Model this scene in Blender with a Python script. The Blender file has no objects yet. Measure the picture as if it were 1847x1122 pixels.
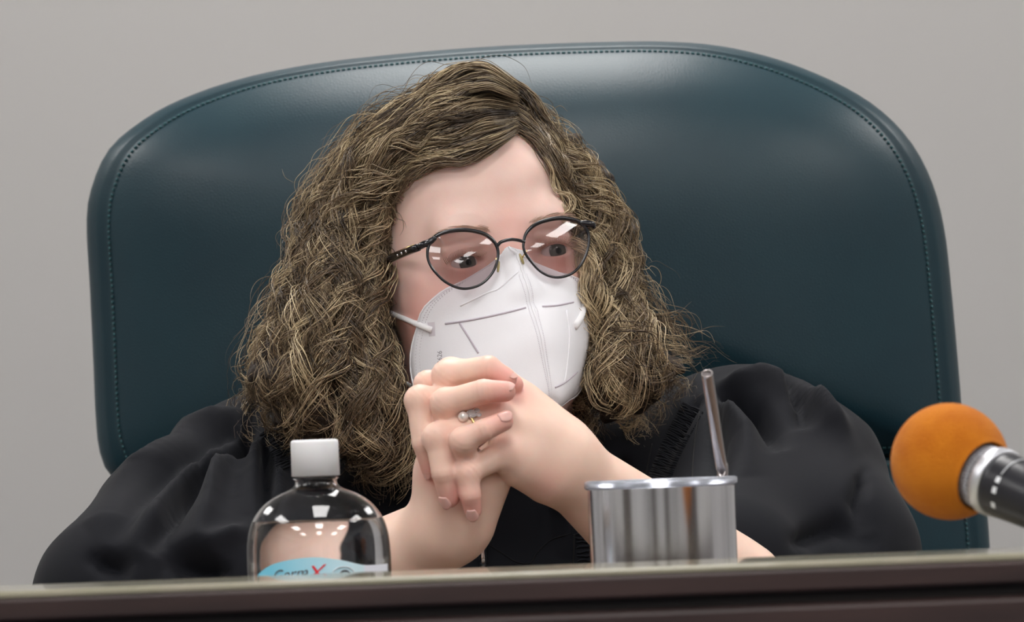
import bpy, bmesh, math, random
import numpy as np
from mathutils import Vector, Matrix
from mathutils.bvhtree import BVHTree

random.seed(7)
rng = np.random.default_rng(11)
sc = bpy.context.scene
COL = sc.collection

# ------------------------------------------------------------------ camera, world, exposure
W, H, F = 1847.0, 1122.0, 10400.0
CAM = np.array([0.0, 0.0, 1.05])
PITCH = math.atan((865 - 561) / F)
ROLL = math.radians(2.17)
fwd = np.array([0, math.cos(PITCH), math.sin(PITCH)])
up0 = np.array([0, -math.sin(PITCH), math.cos(PITCH)])
rt0 = np.array([1.0, 0, 0])
RT = math.cos(ROLL) * rt0 - math.sin(ROLL) * up0
UP = math.sin(ROLL) * rt0 + math.cos(ROLL) * up0
cam_d = bpy.data.cameras.new('camera')
cam = bpy.data.objects.new('camera', cam_d)
COL.objects.link(cam)
cam.matrix_world = Matrix(((RT[0], UP[0], -fwd[0], CAM[0]), (RT[1], UP[1], -fwd[1], CAM[1]),
                           (RT[2], UP[2], -fwd[2], CAM[2]), (0, 0, 0, 1)))
cam_d.sensor_width = 36.0
cam_d.lens = F / W * 36.0
cam_d.clip_start = 0.05
cam_d.dof.use_dof = True
cam_d.dof.focus_distance = 3.88
cam_d.dof.aperture_fstop = 15.0
sc.camera = cam
wd = bpy.data.worlds.new('world')
sc.world = wd
wd.use_nodes = True
wd.node_tree.nodes['Background'].inputs[0].default_value = (0.8, 0.85, 0.9, 1)
wd.node_tree.nodes['Background'].inputs[1].default_value = 0.3
sc.view_settings.view_transform = 'Standard'
sc.view_settings.look = 'None'
sc.view_settings.gamma = 1.0
sc.view_settings.use_curve_mapping = False
sc.view_settings.exposure = 0.52
LIGHT_POWER = 9.0          # emission of the ceiling diffusers


def P(px, py, d):
    """photo pixel + distance along the view axis -> world point"""
    return CAM + d * (fwd + RT * ((px - W / 2) / F) - UP * ((py - H / 2) / F))


def proj(p):
    q = np.asarray(p) - CAM
    d = q @ fwd
    return W / 2 + F * (q @ RT) / d, H / 2 - F * (q @ UP) / d, d


# ------------------------------------------------------------------ materials
def mat(name, col, rough=0.5, metal=0.0, spec=0.5, var=None, bump=None, sss=0.0, sheen=0.0, coat=0.0,
        emit=None, trans=0.0, ior=1.45, attr=None, sss_rad=(1, .35, .2), sss_scale=.004, alpha=1.0):
    m = bpy.data.materials.new(name)
    m.use_nodes = True
    nt = m.node_tree
    b = nt.nodes['Principled BSDF']
    I = b.inputs
    I['Base Color'].default_value = (*col, 1)
    I['Roughness'].default_value = rough
    I['Metallic'].default_value = metal
    I['Specular IOR Level'].default_value = spec
    I['IOR'].default_value = ior
    I['Transmission Weight'].default_value = trans
    I['Coat Weight'].default_value = coat
    I['Sheen Weight'].default_value = sheen
    I['Alpha'].default_value = alpha
    if sss:
        I['Subsurface Weight'].default_value = sss
        I['Subsurface Radius'].default_value = sss_rad
        I['Subsurface Scale'].default_value = sss_scale
    tc = nt.nodes.new('ShaderNodeTexCoord')
    src = None
    if attr:
        a = nt.nodes.new('ShaderNodeAttribute')
        a.attribute_name = attr
        src = a.outputs['Color']
    if var:   # (scale, second colour, amount)  noise variation of the pigment
        n = nt.nodes.new('ShaderNodeTexNoise')
        n.inputs['Scale'].default_value = var[0]
        n.inputs['Detail'].default_value = 5
        if len(var) > 3:
            mp = nt.nodes.new('ShaderNodeMapping')
            mp.inputs['Scale'].default_value = var[3]
            nt.links.new(tc.outputs['Object'], mp.inputs['Vector'])
            nt.links.new(mp.outputs['Vector'], n.inputs['Vector'])
        else:
            nt.links.new(tc.outputs['Object'], n.inputs['Vector'])
        r = nt.nodes.new('ShaderNodeMapRange')
        r.inputs['From Min'].default_value = 0.35
        r.inputs['From Max'].default_value = 0.65
        r.inputs['To Max'].default_value = var[2]
        nt.links.new(n.outputs['Fac'], r.inputs['Value'])
        mx = nt.nodes.new('ShaderNodeMix')
        mx.data_type = 'RGBA'
        mx.inputs['A'].default_value = (*col, 1)
        if src:
            nt.links.new(src, mx.inputs['A'])
        mx.inputs['B'].default_value = (*var[1], 1)
        nt.links.new(r.outputs['Result'], mx.inputs['Factor'])
        src = mx.outputs['Result']
    if src:
        nt.links.new(src, I['Base Color'])
    if bump:  # (kind, scale, strength, distance)
        if bump[0] == 'voronoi':
            t = nt.nodes.new('ShaderNodeTexVoronoi')
            t.feature = 'DISTANCE_TO_EDGE'
            out = t.outputs['Distance']
        else:
            t = nt.nodes.new('ShaderNodeTexNoise')
            t.inputs['Detail'].default_value = 4
            out = t.outputs['Fac']
        t.inputs['Scale'].default_value = bump[1]
        nt.links.new(tc.outputs['Object'], t.inputs['Vector'])
        bp = nt.nodes.new('ShaderNodeBump')
        bp.inputs['Strength'].default_value = bump[2]
        bp.inputs['Distance'].default_value = bump[3]
        nt.links.new(out, bp.inputs['Height'])
        nt.links.new(bp.outputs['Normal'], I['Normal'])
    if emit:
        I['Emission Color'].default_value = (*emit[0], 1)
        I['Emission Strength'].default_value = emit[1]
    return m


M = {}
M['wall'] = mat('wall_paint', (.415, .405, .393), .85, var=(3, (.40, .39, .38), .5), bump=('noise', 260, .08, .001))
M['ceil'] = mat('ceiling_tile', (.75, .75, .73), .9, bump=('noise', 90, .2, .002))
M['floor'] = mat('carpet', (.10, .11, .14), .95, var=(40, (.07, .08, .10), .8), bump=('noise', 400, .5, .003))
M['added_darkdoor'] = mat('dark_door_wood', (.045, .032, .028), .4, var=(4, (.025, .017, .015), .8, (8, 8, .6)))
M['lamp'] = mat('diffuser', (.9, .9, .9), .6, emit=((1.0, .975, .955), LIGHT_POWER))
M['white_metal'] = mat('white_metal', (.8, .8, .8), .4)
M['wood'] = mat('bench_wood', (.040, .0205, .018), .42, var=(6, (.020, .010, .009), .9, (1.2, 8, 14)), bump=('noise', 120, .06, .001))
M['wood_dark'] = mat('bench_groove', (.010, .006, .006), .5, var=(8, (.016, .009, .008), .8))
M['benchtop'] = mat('bench_top_laminate', (.36, .33, .25), .16, var=(30, (.30, .29, .20), .8), coat=.5)
M['desk'] = mat('desk_laminate', (.16, .12, .09), .35, var=(8, (.10, .07, .05), .8, (1, 6, 6)))
M['leather'] = mat('teal_leather', (.0090, .0345, .047), .40, spec=.50, var=(14, (.007, .028, .040), .7), bump=('voronoi', 420, .22, .0006))
M['thread'] = mat('teal_thread', (.026, .085, .095), .7)
M['plastic_black'] = mat('black_plastic', (.012, .012, .013), .35)
M['skin'] = mat('skin', (.72, .47, .38), .46, spec=.42, sss=.28, sss_scale=.006, attr='pig', var=(60, (.68, .36, .29), .16), bump=('noise', 900, .10, .0005))
M['nail'] = mat('fingernail', (.80, .44, .39), .30, spec=.5, sss=.3)
M['robe'] = mat('black_robe_cloth', (.0050, .0057, .0088), .80, spec=.20, sheen=.03, bump=('noise', 1500, .10, .0003))
M['robe_seam'] = mat('robe_seam', (.003, .003, .004), .9)
M['hair'] = mat('hair_strands', (.12, .07, .04), .30, spec=.75, attr='pig')
M['hair_base'] = mat('hair_shadowed_underlayer', (.018, .011, .007), .6, var=(60, (.032, .020, .012), .8), bump=('noise', 160, .9, .004))  # dark brown base, darkened further to stand in for shade beneath the curls
M['mask'] = mat('white_mask_fabric', (.86, .86, .90), .8, sss=.15, sss_scale=.003, sss_rad=(1, 1, 1), bump=('noise', 700, .15, .0004))
M['mask_line'] = mat('mask_fold_shade_stitch', (.50, .45, .51), .8)  # overlap shadow of the folds put into this colour; stitching shares it
M['mask_print'] = mat('mask_print', (.30, .28, .31), .8)
M['elastic'] = mat('white_elastic', (.80, .79, .80), .75)
M['frame'] = mat('black_frame', (.006, .006, .009), .22, coat=.4)
M['gold'] = mat('gold', (.83, .60, .28), .2, metal=1)
M['silver'] = mat('silver', (.85, .85, .86), .15, metal=1)
M['steel'] = mat('brushed_steel', (.80, .80, .83), .17, metal=1, var=(1.0, (.68, .68, .71), .6, (260, 260, .5)))
M['straw'] = mat('polished_steel', (.46, .42, .42), .16, metal=1)
M['clear'] = mat('clear_plastic', (.97, .97, .98), .04, trans=1.0, ior=1.40)
M['gel'] = mat('clear_gel', (.985, .99, 1.0), .0, trans=1.0, ior=1.36)
M['lid'] = mat('clear_lid', (.80, .84, .92), .12, trans=.75, ior=1.35)
M['cap'] = mat('white_cap', (.82, .82, .84), .4, sss=.1)
M['foam'] = mat('orange_foam', (.50, .160, .012), .95, spec=.08, sheen=.08, var=(60, (.40, .11, .008), .7), bump=('noise', 900, .7, .0012))
M['grille'] = mat('mic_grille', (.55, .56, .60), .4, metal=.7)
M['mic_ring'] = mat('mic_silver_band', (.66, .67, .71), .42, metal=1)
M['mic_black'] = mat('mic_body', (.012, .012, .016), .33)
M['print_white'] = mat('white_print', (.70, .72, .75), .6)
M['print_dark'] = mat('dark_print', (.10, .10, .12), .6)
M['print_red'] = mat('red_print', (.75, .03, .04), .6)
M['label'] = mat('bottle_label', (.3, .7, .85), .35, attr='pig')
M['gem'] = mat('clear_gem', (.95, .95, .97), .02, trans=.6, ior=2.2)
M['pearl'] = mat('pearl', (.85, .82, .78), .15, metal=.5)
M['brow'] = mat('brow_hair', (.52, .35, .27), .6)


def lens_mat():
    m = bpy.data.materials.new('tinted_lens')
    m.use_nodes = True
    nt = m.node_tree
    nt.nodes.clear()
    o = nt.nodes.new('ShaderNodeOutputMaterial')
    t = nt.nodes.new('ShaderNodeBsdfTransparent')
    t.inputs[0].default_value = (.62, .55, .555, 1)
    g = nt.nodes.new('ShaderNodeBsdfGlossy')
    g.inputs['Roughness'].default_value = .03
    fr = nt.nodes.new('ShaderNodeFresnel')
    fr.inputs['IOR'].default_value = 1.55
    mx = nt.nodes.new('ShaderNodeMixShader')
    nt.links.new(fr.outputs[0], mx.inputs[0])
    nt.links.new(t.outputs[0], mx.inputs[1])
    nt.links.new(g.outputs[0], mx.inputs[2])
    nt.links.new(mx.outputs[0], o.inputs[0])
    return m


M['lens'] = lens_mat()


def eye_mat():
    m = bpy.data.materials.new('eyeball')
    m.use_nodes = True
    nt = m.node_tree
    b = nt.nodes['Principled BSDF']
    b.inputs['Roughness'].default_value = .12
    a = nt.nodes.new('ShaderNodeAttribute')
    a.attribute_name = 'pig'
    nt.links.new(a.outputs['Color'], b.inputs['Base Color'])
    return m


M['eye'] = eye_mat()


# ------------------------------------------------------------------ mesh helpers
def mesh_obj(name, verts, faces, material, parent=None, smooth=True, colors=None, flip=False, fixn=True):
    me = bpy.data.meshes.new(name)
    v = np.asarray(verts, dtype=np.float32).reshape(-1, 3)
    if isinstance(faces, np.ndarray):
        n = faces.shape[1]
        me.vertices.add(len(v))
        me.vertices.foreach_set('co', v.ravel())
        me.loops.add(faces.size)
        me.loops.foreach_set('vertex_index', faces.astype(np.int32).ravel())
        me.polygons.add(len(faces))
        me.polygons.foreach_set('loop_start', np.arange(0, faces.size, n, dtype=np.int32))
        me.update(calc_edges=True)
        me.validate()
    else:
        me.from_pydata([tuple(map(float, p)) for p in v], [], faces)
    if fixn:
        bm = bmesh.new()
        bm.from_mesh(me)
        bmesh.ops.recalc_face_normals(bm, faces=bm.faces)
        bm.to_mesh(me)
        bm.free()
    if smooth:
        me.polygons.foreach_set('use_smooth', np.ones(len(me.polygons), dtype=bool))
    if colors is not None:
        at = me.color_attributes.new('pig', 'FLOAT_COLOR', 'POINT')
        c = np.ones((len(v), 4), dtype=np.float32)
        c[:, :3] = colors
        at.data.foreach_set('color', c.ravel())
    me.materials.append(material)
    o = bpy.data.objects.new(name, me)
    COL.objects.link(o)
    if parent:
        adopt(o, parent)
    return o


def adopt(o, parent):
    root = parent
    off = Vector((0, 0, 0))
    while root is not None:
        off += root.location
        root = root.parent
    o.parent = parent
    # every mesh is built in world coordinates: undo the offset of the thing's empty
    if parent.type == 'EMPTY':
        o.matrix_parent_inverse = Matrix.Translation(-parent.location)


def thing(name, loc, label, cat, group=None):
    e = bpy.data.objects.new(name, None)
    e.empty_display_size = .05
    e.location = tuple(float(x) for x in loc)
    COL.objects.link(e)
    tag(e, label, cat, group)
    return e


def tag(o, label=None, cat=None, group=None, kind=None):
    if label: o['label'] = label
    if cat: o['category'] = cat
    if group: o['group'] = group
    if kind: o['kind'] = kind
    return o


class MB:
    """collects simple shapes into one mesh"""
    def __init__(s):
        s.v, s.f = [], []

    def add(s, v, f):
        n = len(s.v)
        s.v += [tuple(map(float, p)) for p in v]
        s.f += [tuple(i + n for i in q) for q in f]
        return s

    def box(s, lo, hi):
        (a, b, c), (d, e, g) = lo, hi
        v = [(a, b, c), (d, b, c), (d, e, c), (a, e, c), (a, b, g), (d, b, g), (d, e, g), (a, e, g)]
        return s.add(v, [(0, 3, 2, 1), (4, 5, 6, 7), (0, 1, 5, 4), (1, 2, 6, 5), (2, 3, 7, 6), (3, 0, 4, 7)])

    def tube(s, pts, r, n=10, cap=True, closed=False):
        pts = np.asarray(pts, float)
        m = len(pts)
        rr = np.full(m, r) if np.isscalar(r) else np.asarray(r, float)
        if closed:
            t = np.roll(pts, -1, 0) - np.roll(pts, 1, 0)
        else:
            t = np.gradient(pts, axis=0)
        t /= np.linalg.norm(t, axis=1, keepdims=True) + 1e-12
        ref = np.array([.31, .9, .3]) if abs(np.mean(t, 0) @ np.array([.31, .9, .3])) < .8 else np.array([1., 0, .1])
        u = np.cross(t[0], ref); u /= np.linalg.norm(u)
        v = []
        for i in range(m):
            u = u - t[i] * (u @ t[i]); u /= np.linalg.norm(u) + 1e-12
            w = np.cross(t[i], u)
            for k in range(n):
                a = 2 * math.pi * k / n
                v.append(pts[i] + rr[i] * (math.cos(a) * u + math.sin(a) * w))
        f = []
        for i in range(m if closed else m - 1):
            for k in range(n):
                j = (i + 1) % m
                f.append((i * n + k, i * n + (k + 1) % n, j * n + (k + 1) % n, j * n + k))
        if cap and not closed:
            f.append(tuple(range(n))[::-1])
            f.append(tuple((m - 1) * n + k for k in range(n)))
        return s.add(v, f)

    def lathe(s, prof, org, ax, n=48, sx=1.0, ref=None, sy=1.0):
        """prof: (radius, height) pairs along axis ax from org"""
        ax = np.asarray(ax, float); ax /= np.linalg.norm(ax)
        ref = np.asarray(ref if ref is not None else ((1, 0, 0) if abs(ax[0]) < .9 else (0, 0, 1)), float)
        u = ref - ax * (ref @ ax); u /= np.linalg.norm(u)
        w = np.cross(ax, u)
        v, f = [], []
        for r, h in prof:
            for k in range(n):
                a = 2 * math.pi * k / n
                v.append(np.asarray(org) + ax * h + r * (sx * math.cos(a) * u + sy * math.sin(a) * w))
        for i in range(len(prof) - 1):
            for k in range(n):
                f.append((i * n + k, i * n + (k + 1) % n, (i + 1) * n + (k + 1) % n, (i + 1) * n + k))
        if prof[0][0] > 1e-5: f.append(tuple(range(n))[::-1])
        if prof[-1][0] > 1e-5: f.append(tuple((len(prof) - 1) * n + k for k in range(n)))
        return s.add(v, f)

    def build(s, name, material, parent=None, smooth=True, bevel=0.0, colors=None):
        o = mesh_obj(name, s.v, s.f, material, parent, smooth, colors)
        if bevel:
            md = o.modifiers.new('bevel', 'BEVEL')
            md.width = bevel; md.segments = 3; md.limit_method = 'ANGLE'; md.angle_limit = .6
        return o


def spline(pts, n, closed=False):
    """Catmull-Rom through pts, resampled to n points at even arc length"""
    p = np.asarray(pts, float)
    if closed:
        q = np.vstack([p[-1:], p, p[:2]])
    else:
        q = np.vstack([2 * p[0] - p[1], p, 2 * p[-1] - p[-2]])
    out = []
    for i in range(1, len(q) - 2):
        a, b, c, d = q[i - 1], q[i], q[i + 1], q[i + 2]
        for t in np.linspace(0, 1, 16, endpoint=False):
            out.append(.5 * ((2 * b) + (c - a) * t + (2 * a - 5 * b + 4 * c - d) * t * t + (3 * b - a - 3 * c + d) * t ** 3))
    if not closed:
        out.append(q[-2])
    else:
        out.append(out[0])
    out = np.array(out)
    s = np.concatenate([[0], np.cumsum(np.linalg.norm(np.diff(out, axis=0), axis=1))])
    tt = np.linspace(0, s[-1], n + 1)[:-1] if closed else np.linspace(0, s[-1], n)
    return np.stack([np.interp(tt, s, out[:, k]) for k in range(out.shape[1])], 1)


def text_mesh(body, size, shear=0.0):
    """flat lettering: returns verts (x, y) and faces"""
    cu = bpy.data.curves.new('t', 'FONT')
    cu.body = body; cu.size = size; cu.align_x = 'CENTER'; cu.shear = shear
    cu.resolution_u = 4
    o = bpy.data.objects.new('t', cu)
    COL.objects.link(o)
    dg = bpy.context.evaluated_depsgraph_get()
    me = o.evaluated_get(dg).to_mesh()
    v = [tuple(x.co) for x in me.vertices]
    f = [tuple(p.vertices) for p in me.polygons]
    o.evaluated_get(dg).to_mesh_clear()
    bpy.data.objects.remove(o)
    bpy.data.curves.remove(cu)
    return np.array(v), f


# ------------------------------------------------------------------ signed-distance sculpting
class SDF:
    def __init__(s, xs, ys, zs, init=.06):
        s.ax = [np.asarray(a, np.float32) for a in (xs, ys, zs)]
        s.D = np.full([len(a) for a in s.ax], init, np.float32)

    def sl(s, lo, hi):
        r = []
        for a, l, h in zip(s.ax, lo, hi):
            i0 = max(int(np.searchsorted(a, l)) - 1, 0)
            i1 = min(int(np.searchsorted(a, h)) + 1, len(a))
            r.append(slice(i0, max(i1, i0 + 1)))
        return tuple(r)

    def op(s, prim, k=0.0, mode='u'):
        f, lo, hi = prim
        mg = k + .008
        sl = s.sl(np.asarray(lo) - mg, np.asarray(hi) + mg)
        X = s.ax[0][sl[0]][:, None, None]; Y = s.ax[1][sl[1]][None, :, None]; Z = s.ax[2][sl[2]][None, None, :]
        d = f(X, Y, Z).astype(np.float32)
        a = s.D[sl]
        if mode == 'u':
            r = np.minimum(a, d)
            if k > 0: r = r - np.square(np.maximum(k - np.abs(a - d), 0)) / (4 * k)
        elif mode == 's':
            d = -d
            r = np.maximum(a, d)
            if k > 0: r = r + np.square(np.maximum(k - np.abs(a - d), 0)) / (4 * k)
        elif mode == 'i':
            r = np.maximum(a, d)
        s.D[sl] = r
        return s

    def mesh(s):
        D = s.D
        S = D < 0
        c = S[:-1, :-1, :-1].astype(np.uint8)
        acc = np.zeros_like(c)
        for dx in (0, 1):
            for dy in (0, 1):
                for dz in (0, 1):
                    acc += S[dx:D.shape[0] - 1 + dx, dy:D.shape[1] - 1 + dy, dz:D.shape[2] - 1 + dz]
        I, J, K = np.nonzero((acc > 0) & (acc < 8))
        ids = np.full(c.shape, -1, np.int32)
        ids[I, J, K] = np.arange(len(I))
        A = s.ax
        psum = np.zeros((len(I), 3)); cnt = np.zeros(len(I))
        cor = [(a, b, e) for a in (0, 1) for b in (0, 1) for e in (0, 1)]
        for a in cor:
            for ax in range(3):
                if a[ax]: continue
                b = list(a); b[ax] = 1
                va = D[I + a[0], J + a[1], K + a[2]]; vb = D[I + b[0], J + b[1], K + b[2]]
                m = (va < 0) != (vb < 0)
                t = np.where(m, va / np.where(m, va - vb, 1), 0)
                pa = np.stack([A[0][I + a[0]], A[1][J + a[1]], A[2][K + a[2]]], 1)
                pb = np.stack([A[0][I + b[0]], A[1][J + b[1]], A[2][K + b[2]]], 1)
                psum += np.where(m[:, None], pa + (pb - pa) * t[:, None], 0)
                cnt += m
        V = psum / cnt[:, None]
        Q = []
        for ax in range(3):
            s0 = [slice(None)] * 3; s1 = [slice(None)] * 3
            s0[ax] = slice(0, -1); s1[ax] = slice(1, None)
            ch = S[tuple(s0)] != S[tuple(s1)]
            i, j, k = np.nonzero(ch)
            idx = [i, j, k]
            o1, o2 = [(1, 2), (2, 0), (0, 1)][ax]
            ok = (idx[o1] > 0) & (idx[o2] > 0) & (idx[o1] < D.shape[o1] - 1) & (idx[o2] < D.shape[o2] - 1)
            idx = [q[ok] for q in idx]
            sgn = S[tuple(idx)]
            def g(d1, d2):
                q = [x.copy() for x in idx]
                q[o1] = q[o1] - d1; q[o2] = q[o2] - d2
                return ids[tuple(q)]
            quad = np.stack([g(1, 1), g(0, 1), g(0, 0), g(1, 0)], 1)
            quad[~sgn] = quad[~sgn][:, ::-1]
            Q.append(quad)
        return V, np.concatenate(Q)


def vnormals(V, Q):
    n = np.cross(V[Q[:, 2]] - V[Q[:, 0]], V[Q[:, 3]] - V[Q[:, 1]])
    out = np.zeros_like(V)
    for k in range(4): np.add.at(out, Q[:, k], n)
    return out / (np.linalg.norm(out, axis=1, keepdims=True) + 1e-12)


def cone(p0, p1, r0, r1=None):
    p0 = np.asarray(p0, float); p1 = np.asarray(p1, float)
    r1 = r0 if r1 is None else r1
    ba = p1 - p0; bb = ba @ ba + 1e-12
    def f(X, Y, Z):
        x, y, z = X - p0[0], Y - p0[1], Z - p0[2]
        t = np.clip((x * ba[0] + y * ba[1] + z * ba[2]) / bb, 0, 1)
        return np.sqrt((x - t * ba[0]) ** 2 + (y - t * ba[1]) ** 2 + (z - t * ba[2]) ** 2) - (r0 + (r1 - r0) * t)
    R = max(r0, r1)
    return f, np.minimum(p0, p1) - R, np.maximum(p0, p1) + R


def ell(c, rad, R=None):
    """ellipsoid; R = 3x3 with local axes as columns"""
    c = np.asarray(c, float); rad = np.asarray(rad, float)
    R = np.eye(3) if R is None else R
    def f(X, Y, Z):
        x, y, z = X - c[0], Y - c[1], Z - c[2]
        k0 = 0; k1 = 0
        for i in range(3):
            q = x * R[0, i] + y * R[1, i] + z * R[2, i]
            k0 = k0 + (q / rad[i]) ** 2; k1 = k1 + (q / rad[i] ** 2) ** 2
        k0 = np.sqrt(k0); k1 = np.sqrt(k1) + 1e-9
        return k0 * (k0 - 1) / k1
    m = rad.max()
    return f, c - m, c + m


def poly_sdf2(px, py, poly):
    """2-D signed distance (pixels), negative inside"""
    d = np.full(px.shape, 1e9); s = np.zeros(px.shape, bool)
    n = len(poly)
    for i in range(n):
        ax_, ay_ = poly[i]; bx_, by_ = poly[(i + 1) % n]
        ex, ey = bx_ - ax_, by_ - ay_
        wx, wy = px - ax_, py - ay_
        t = np.clip((wx * ex + wy * ey) / (ex * ex + ey * ey), 0, 1)
        d = np.minimum(d, (wx - ex * t) ** 2 + (wy - ey * t) ** 2)
        c = ((ay_ > py) != (by_ > py)) & (px < (bx_ - ax_) * (py - ay_) / (by_ - ay_ + 1e-9) + ax_)
        s ^= c
    d = np.sqrt(d)
    return np.where(s, -d, d)


def bvh_of(o):
    me = o.data
    return BVHTree.FromPolygons([tuple(v.co) for v in me.vertices], [tuple(p.vertices) for p in me.polygons])


def cast(bvh, px, py):
    d = P(px, py, 1.0) - CAM
    hit = bvh.ray_cast(Vector(CAM), Vector(d).normalized())
    return None if hit[0] is None else (np.array(hit[0]), np.array(hit[1]))


# ------------------------------------------------------------------ the room
X0, X1, Y0, Y1, Z1 = -3.2, 3.2, -4.5, 5.35, 2.75
def struct(name, lo, hi, m, label):
    o = MB().box(lo, hi).build(name, m, smooth=False)
    return tag(o, label, None, None, 'structure')
wall_back = struct('wall_back', (X0, Y1, 0), (X1, Y1 + .1, Z1), M['wall'], 'plain warm grey painted wall behind the chair')
struct('wall_left', (X0 - .1, Y0, 0), (X0, Y1 + .1, Z1), M['wall'], 'grey painted side wall on the left')
struct('wall_right', (X1, Y0, 0), (X1 + .1, Y1 + .1, Z1), M['wall'], 'grey painted side wall on the right')
struct('wall_front', (X0 - .1, Y0 - .1, 0), (X1 + .1, Y0, Z1), M['wall'], 'grey painted wall facing the bench')
struct('floor', (X0 - .1, Y0 - .1, -.1), (X1 + .1, Y1 + .1, 0), M['floor'], 'dark blue grey carpeted floor')
struct('ceiling', (X0 - .1, Y0 - .1, Z1), (X1 + .1, Y1 + .1, Z1 + .1), M['ceil'], 'white tiled ceiling')
for n, (lo, hi) in enumerate([((-2.3, Y0, 0), (-1.3, Y0 + .05, 2.1)), ((.5, Y0, 0), (1.5, Y0 + .05, 2.1))]):  # unseen doors added as dark verticals for the steel tumbler to reflect
    struct('added_door_%d' % (n + 1), lo, hi, M['added_darkdoor'], 'dark doorway panel, added for reflections, in the wall facing the bench, %s of the two' % ('left' if n == 0 else 'right'))
struct('added_door_3', (X1 - .05, .2, 0), (X1, 1.3, 2.1), M['added_darkdoor'], 'dark doorway panel, added for reflections, in the right side wall')
struct('added_door_4', (X0, .8, 0), (X0 + .05, 1.9, 2.1), M['added_darkdoor'], 'dark doorway panel, added for reflections, in the left side wall')
k = 0
for lx in (-2.0, 0.0, 2.0):
    for ly in (-2.6, -.2, 2.2, 4.5):
        nm = {-2.0: 'left', 0.0: 'middle', 2.0: 'right'}[lx]
        rw = {-2.6: 'farthest behind the camera', -.2: 'just behind the camera', 2.2: 'in front of the bench', 4.5: 'above the chair'}[ly]
        L = thing('ceiling_light', (lx, ly, Z1), 'white recessed ceiling light, %s row, %s' % (nm, rw), 'ceiling light', 'recessed ceiling lights')
        MB().box((lx - .32, ly - .62, Z1 - .03), (lx + .32, ly + .62, Z1)).build('frame', M['white_metal'], L, smooth=False)
        MB().box((lx - .29, ly - .59, Z1 - .036), (lx + .29, ly + .59, Z1 - .0305)).build('diffuser', M['lamp'], L, smooth=False)
        k += 1

# ------------------------------------------------------------------ the bench
Zl, YF, YB, Zd = 1.0, 3.12, 3.33, .895       # ledge top, front edge, back edge, desk top
B = thing('judge_bench', (0, 3.3, 0), 'dark brown wooden bench with a raised front ledge', 'bench')
bx0, bx1 = -1.6, 1.6
MB().box((bx0, YF + .004, Zl - .004), (bx1, YB - .002, Zl)).build('ledge_top', M['benchtop'], B, smooth=False, bevel=.0012)
MB().box((bx0, YF, Zl - .0165), (bx1, YB, Zl - .0042)).build('ledge_edge', M['wood'], B, smooth=False, bevel=.002)
MB().box((bx0, YF + .012, Zl - .0225), (bx1, YB - .01, Zl - .0165)).build('groove', M['wood_dark'], B, smooth=False)
MB().box((bx0, YF + .003, Zl - .075), (bx1, YB - .005, Zl - .0225)).build('moulding', M['wood'], B, smooth=False, bevel=.004)
MB().box((bx0, YF + .02, 0), (bx1, YB - .02, Zl - .075)).build('front_panel', M['wood'], B, smooth=False)
MB().box((bx0, YB - .02, Zd - .03), (bx1, 3.93, Zd)).build('work_surface', M['desk'], B, smooth=False, bevel=.002)
for sx in (bx0, bx1 - .04):
    MB().box((sx, YB - .02, 0), (sx + .04, 3.9, Zd - .03)).build('side_panel', M['wood'], B, smooth=False)

# ------------------------------------------------------------------ the chair
CH = thing('office_chair', (0.02, 4.35, 0), 'dark teal leather high-backed chair with stitched seams behind the person', 'chair')
def cushion(name, outline, D0, T, cen, n=160, rings=44, back=.05, seam=.955, pw=2.8, q=.62, wav=0.0):
    o2 = spline(outline, n, closed=True)
    c2 = np.array(cen, float)
    v, f = [], []
    prof = []
    for i in range(rings + 1):
        r = 1 - (i / rings) ** 1.7 if i else 1.0
        r = max(r, 0.0)
        h = T * (1 - r ** pw) ** q
        h -= .0035 * math.exp(-((r - seam) / .006) ** 2)
        prof.append((r, -h))
    bk = [(.985, back * .45), (.95, back * .8), (.85, back), (.4, back), (0.0, back)]
    allp = bk[::-1] + prof
    for r, dy in allp:
        for p in o2:
            q2 = c2 + (p - c2) * r
            v.append(P(q2[0], q2[1], D0) + np.array([0, dy, 0]))
    m = len(allp)
    for i in range(m - 1):
        for kk in range(n):
            f.append((i * n + kk, i * n + (kk + 1) % n, (i + 1) * n + (kk + 1) % n, (i + 1) * n + kk))
    o = mesh_obj(name, v, f, M['leather'], CH)
    # stitching beside the seam, each dash a tiny thread
    st = MB()
    ns = int(len(o2) * 2.6)
    o3 = spline(outline, ns, closed=True)
    nrm = 1.0
    for i in range(ns):
        a = c2 + (o3[i] - c2) * (seam - .011); b = c2 + (o3[(i + 1) % ns] - c2) * (seam - .011)
        e = a + (b - a) * .62
        r = seam - .011
        h = T * (1 - r ** pw) ** q + .0006
        st.tube([P(a[0], a[1], D0) + np.array([0, -h, 0]), P(e[0], e[1], D0) + np.array([0, -h, 0])], .0009, 4)
    so = st.build('stitching', M['thread'], o)
    so['kind'] = 'stuff'
    return o
top_out = [(205, 864), (181, 820), (173, 760), (168, 650), (162, 520), (156, 400), (166, 335), (196, 270), (250, 222), (320, 182), (430, 143),
           (560, 116), (720, 97), (900, 83), (1080, 76), (1200, 75), (1300, 83), (1400, 106), (1500, 145), (1580, 192), (1640, 252), (1680, 325),
           (1703, 410), (1716, 520), (1727, 640), (1734, 730), (1735, 790), (1722, 818), (1680, 826), (1400, 836), (900, 858), (500, 872), (260, 876)]
cushion('backrest', top_out, 4.33, .085, (945, 470))
low_out = [(260, 1180), (240, 1000), (262, 890), (330, 872), (600, 864), (1000, 850), (1500, 828), (1740, 820), (1768, 838), (1778, 900), (1786, 1000), (1788, 1180),
           (1770, 1340), (1600, 1372), (1000, 1385), (400, 1372), (290, 1330)]
cushion('lumbar_cushion', low_out, 4.325, .075, (1015, 1110))
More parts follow.
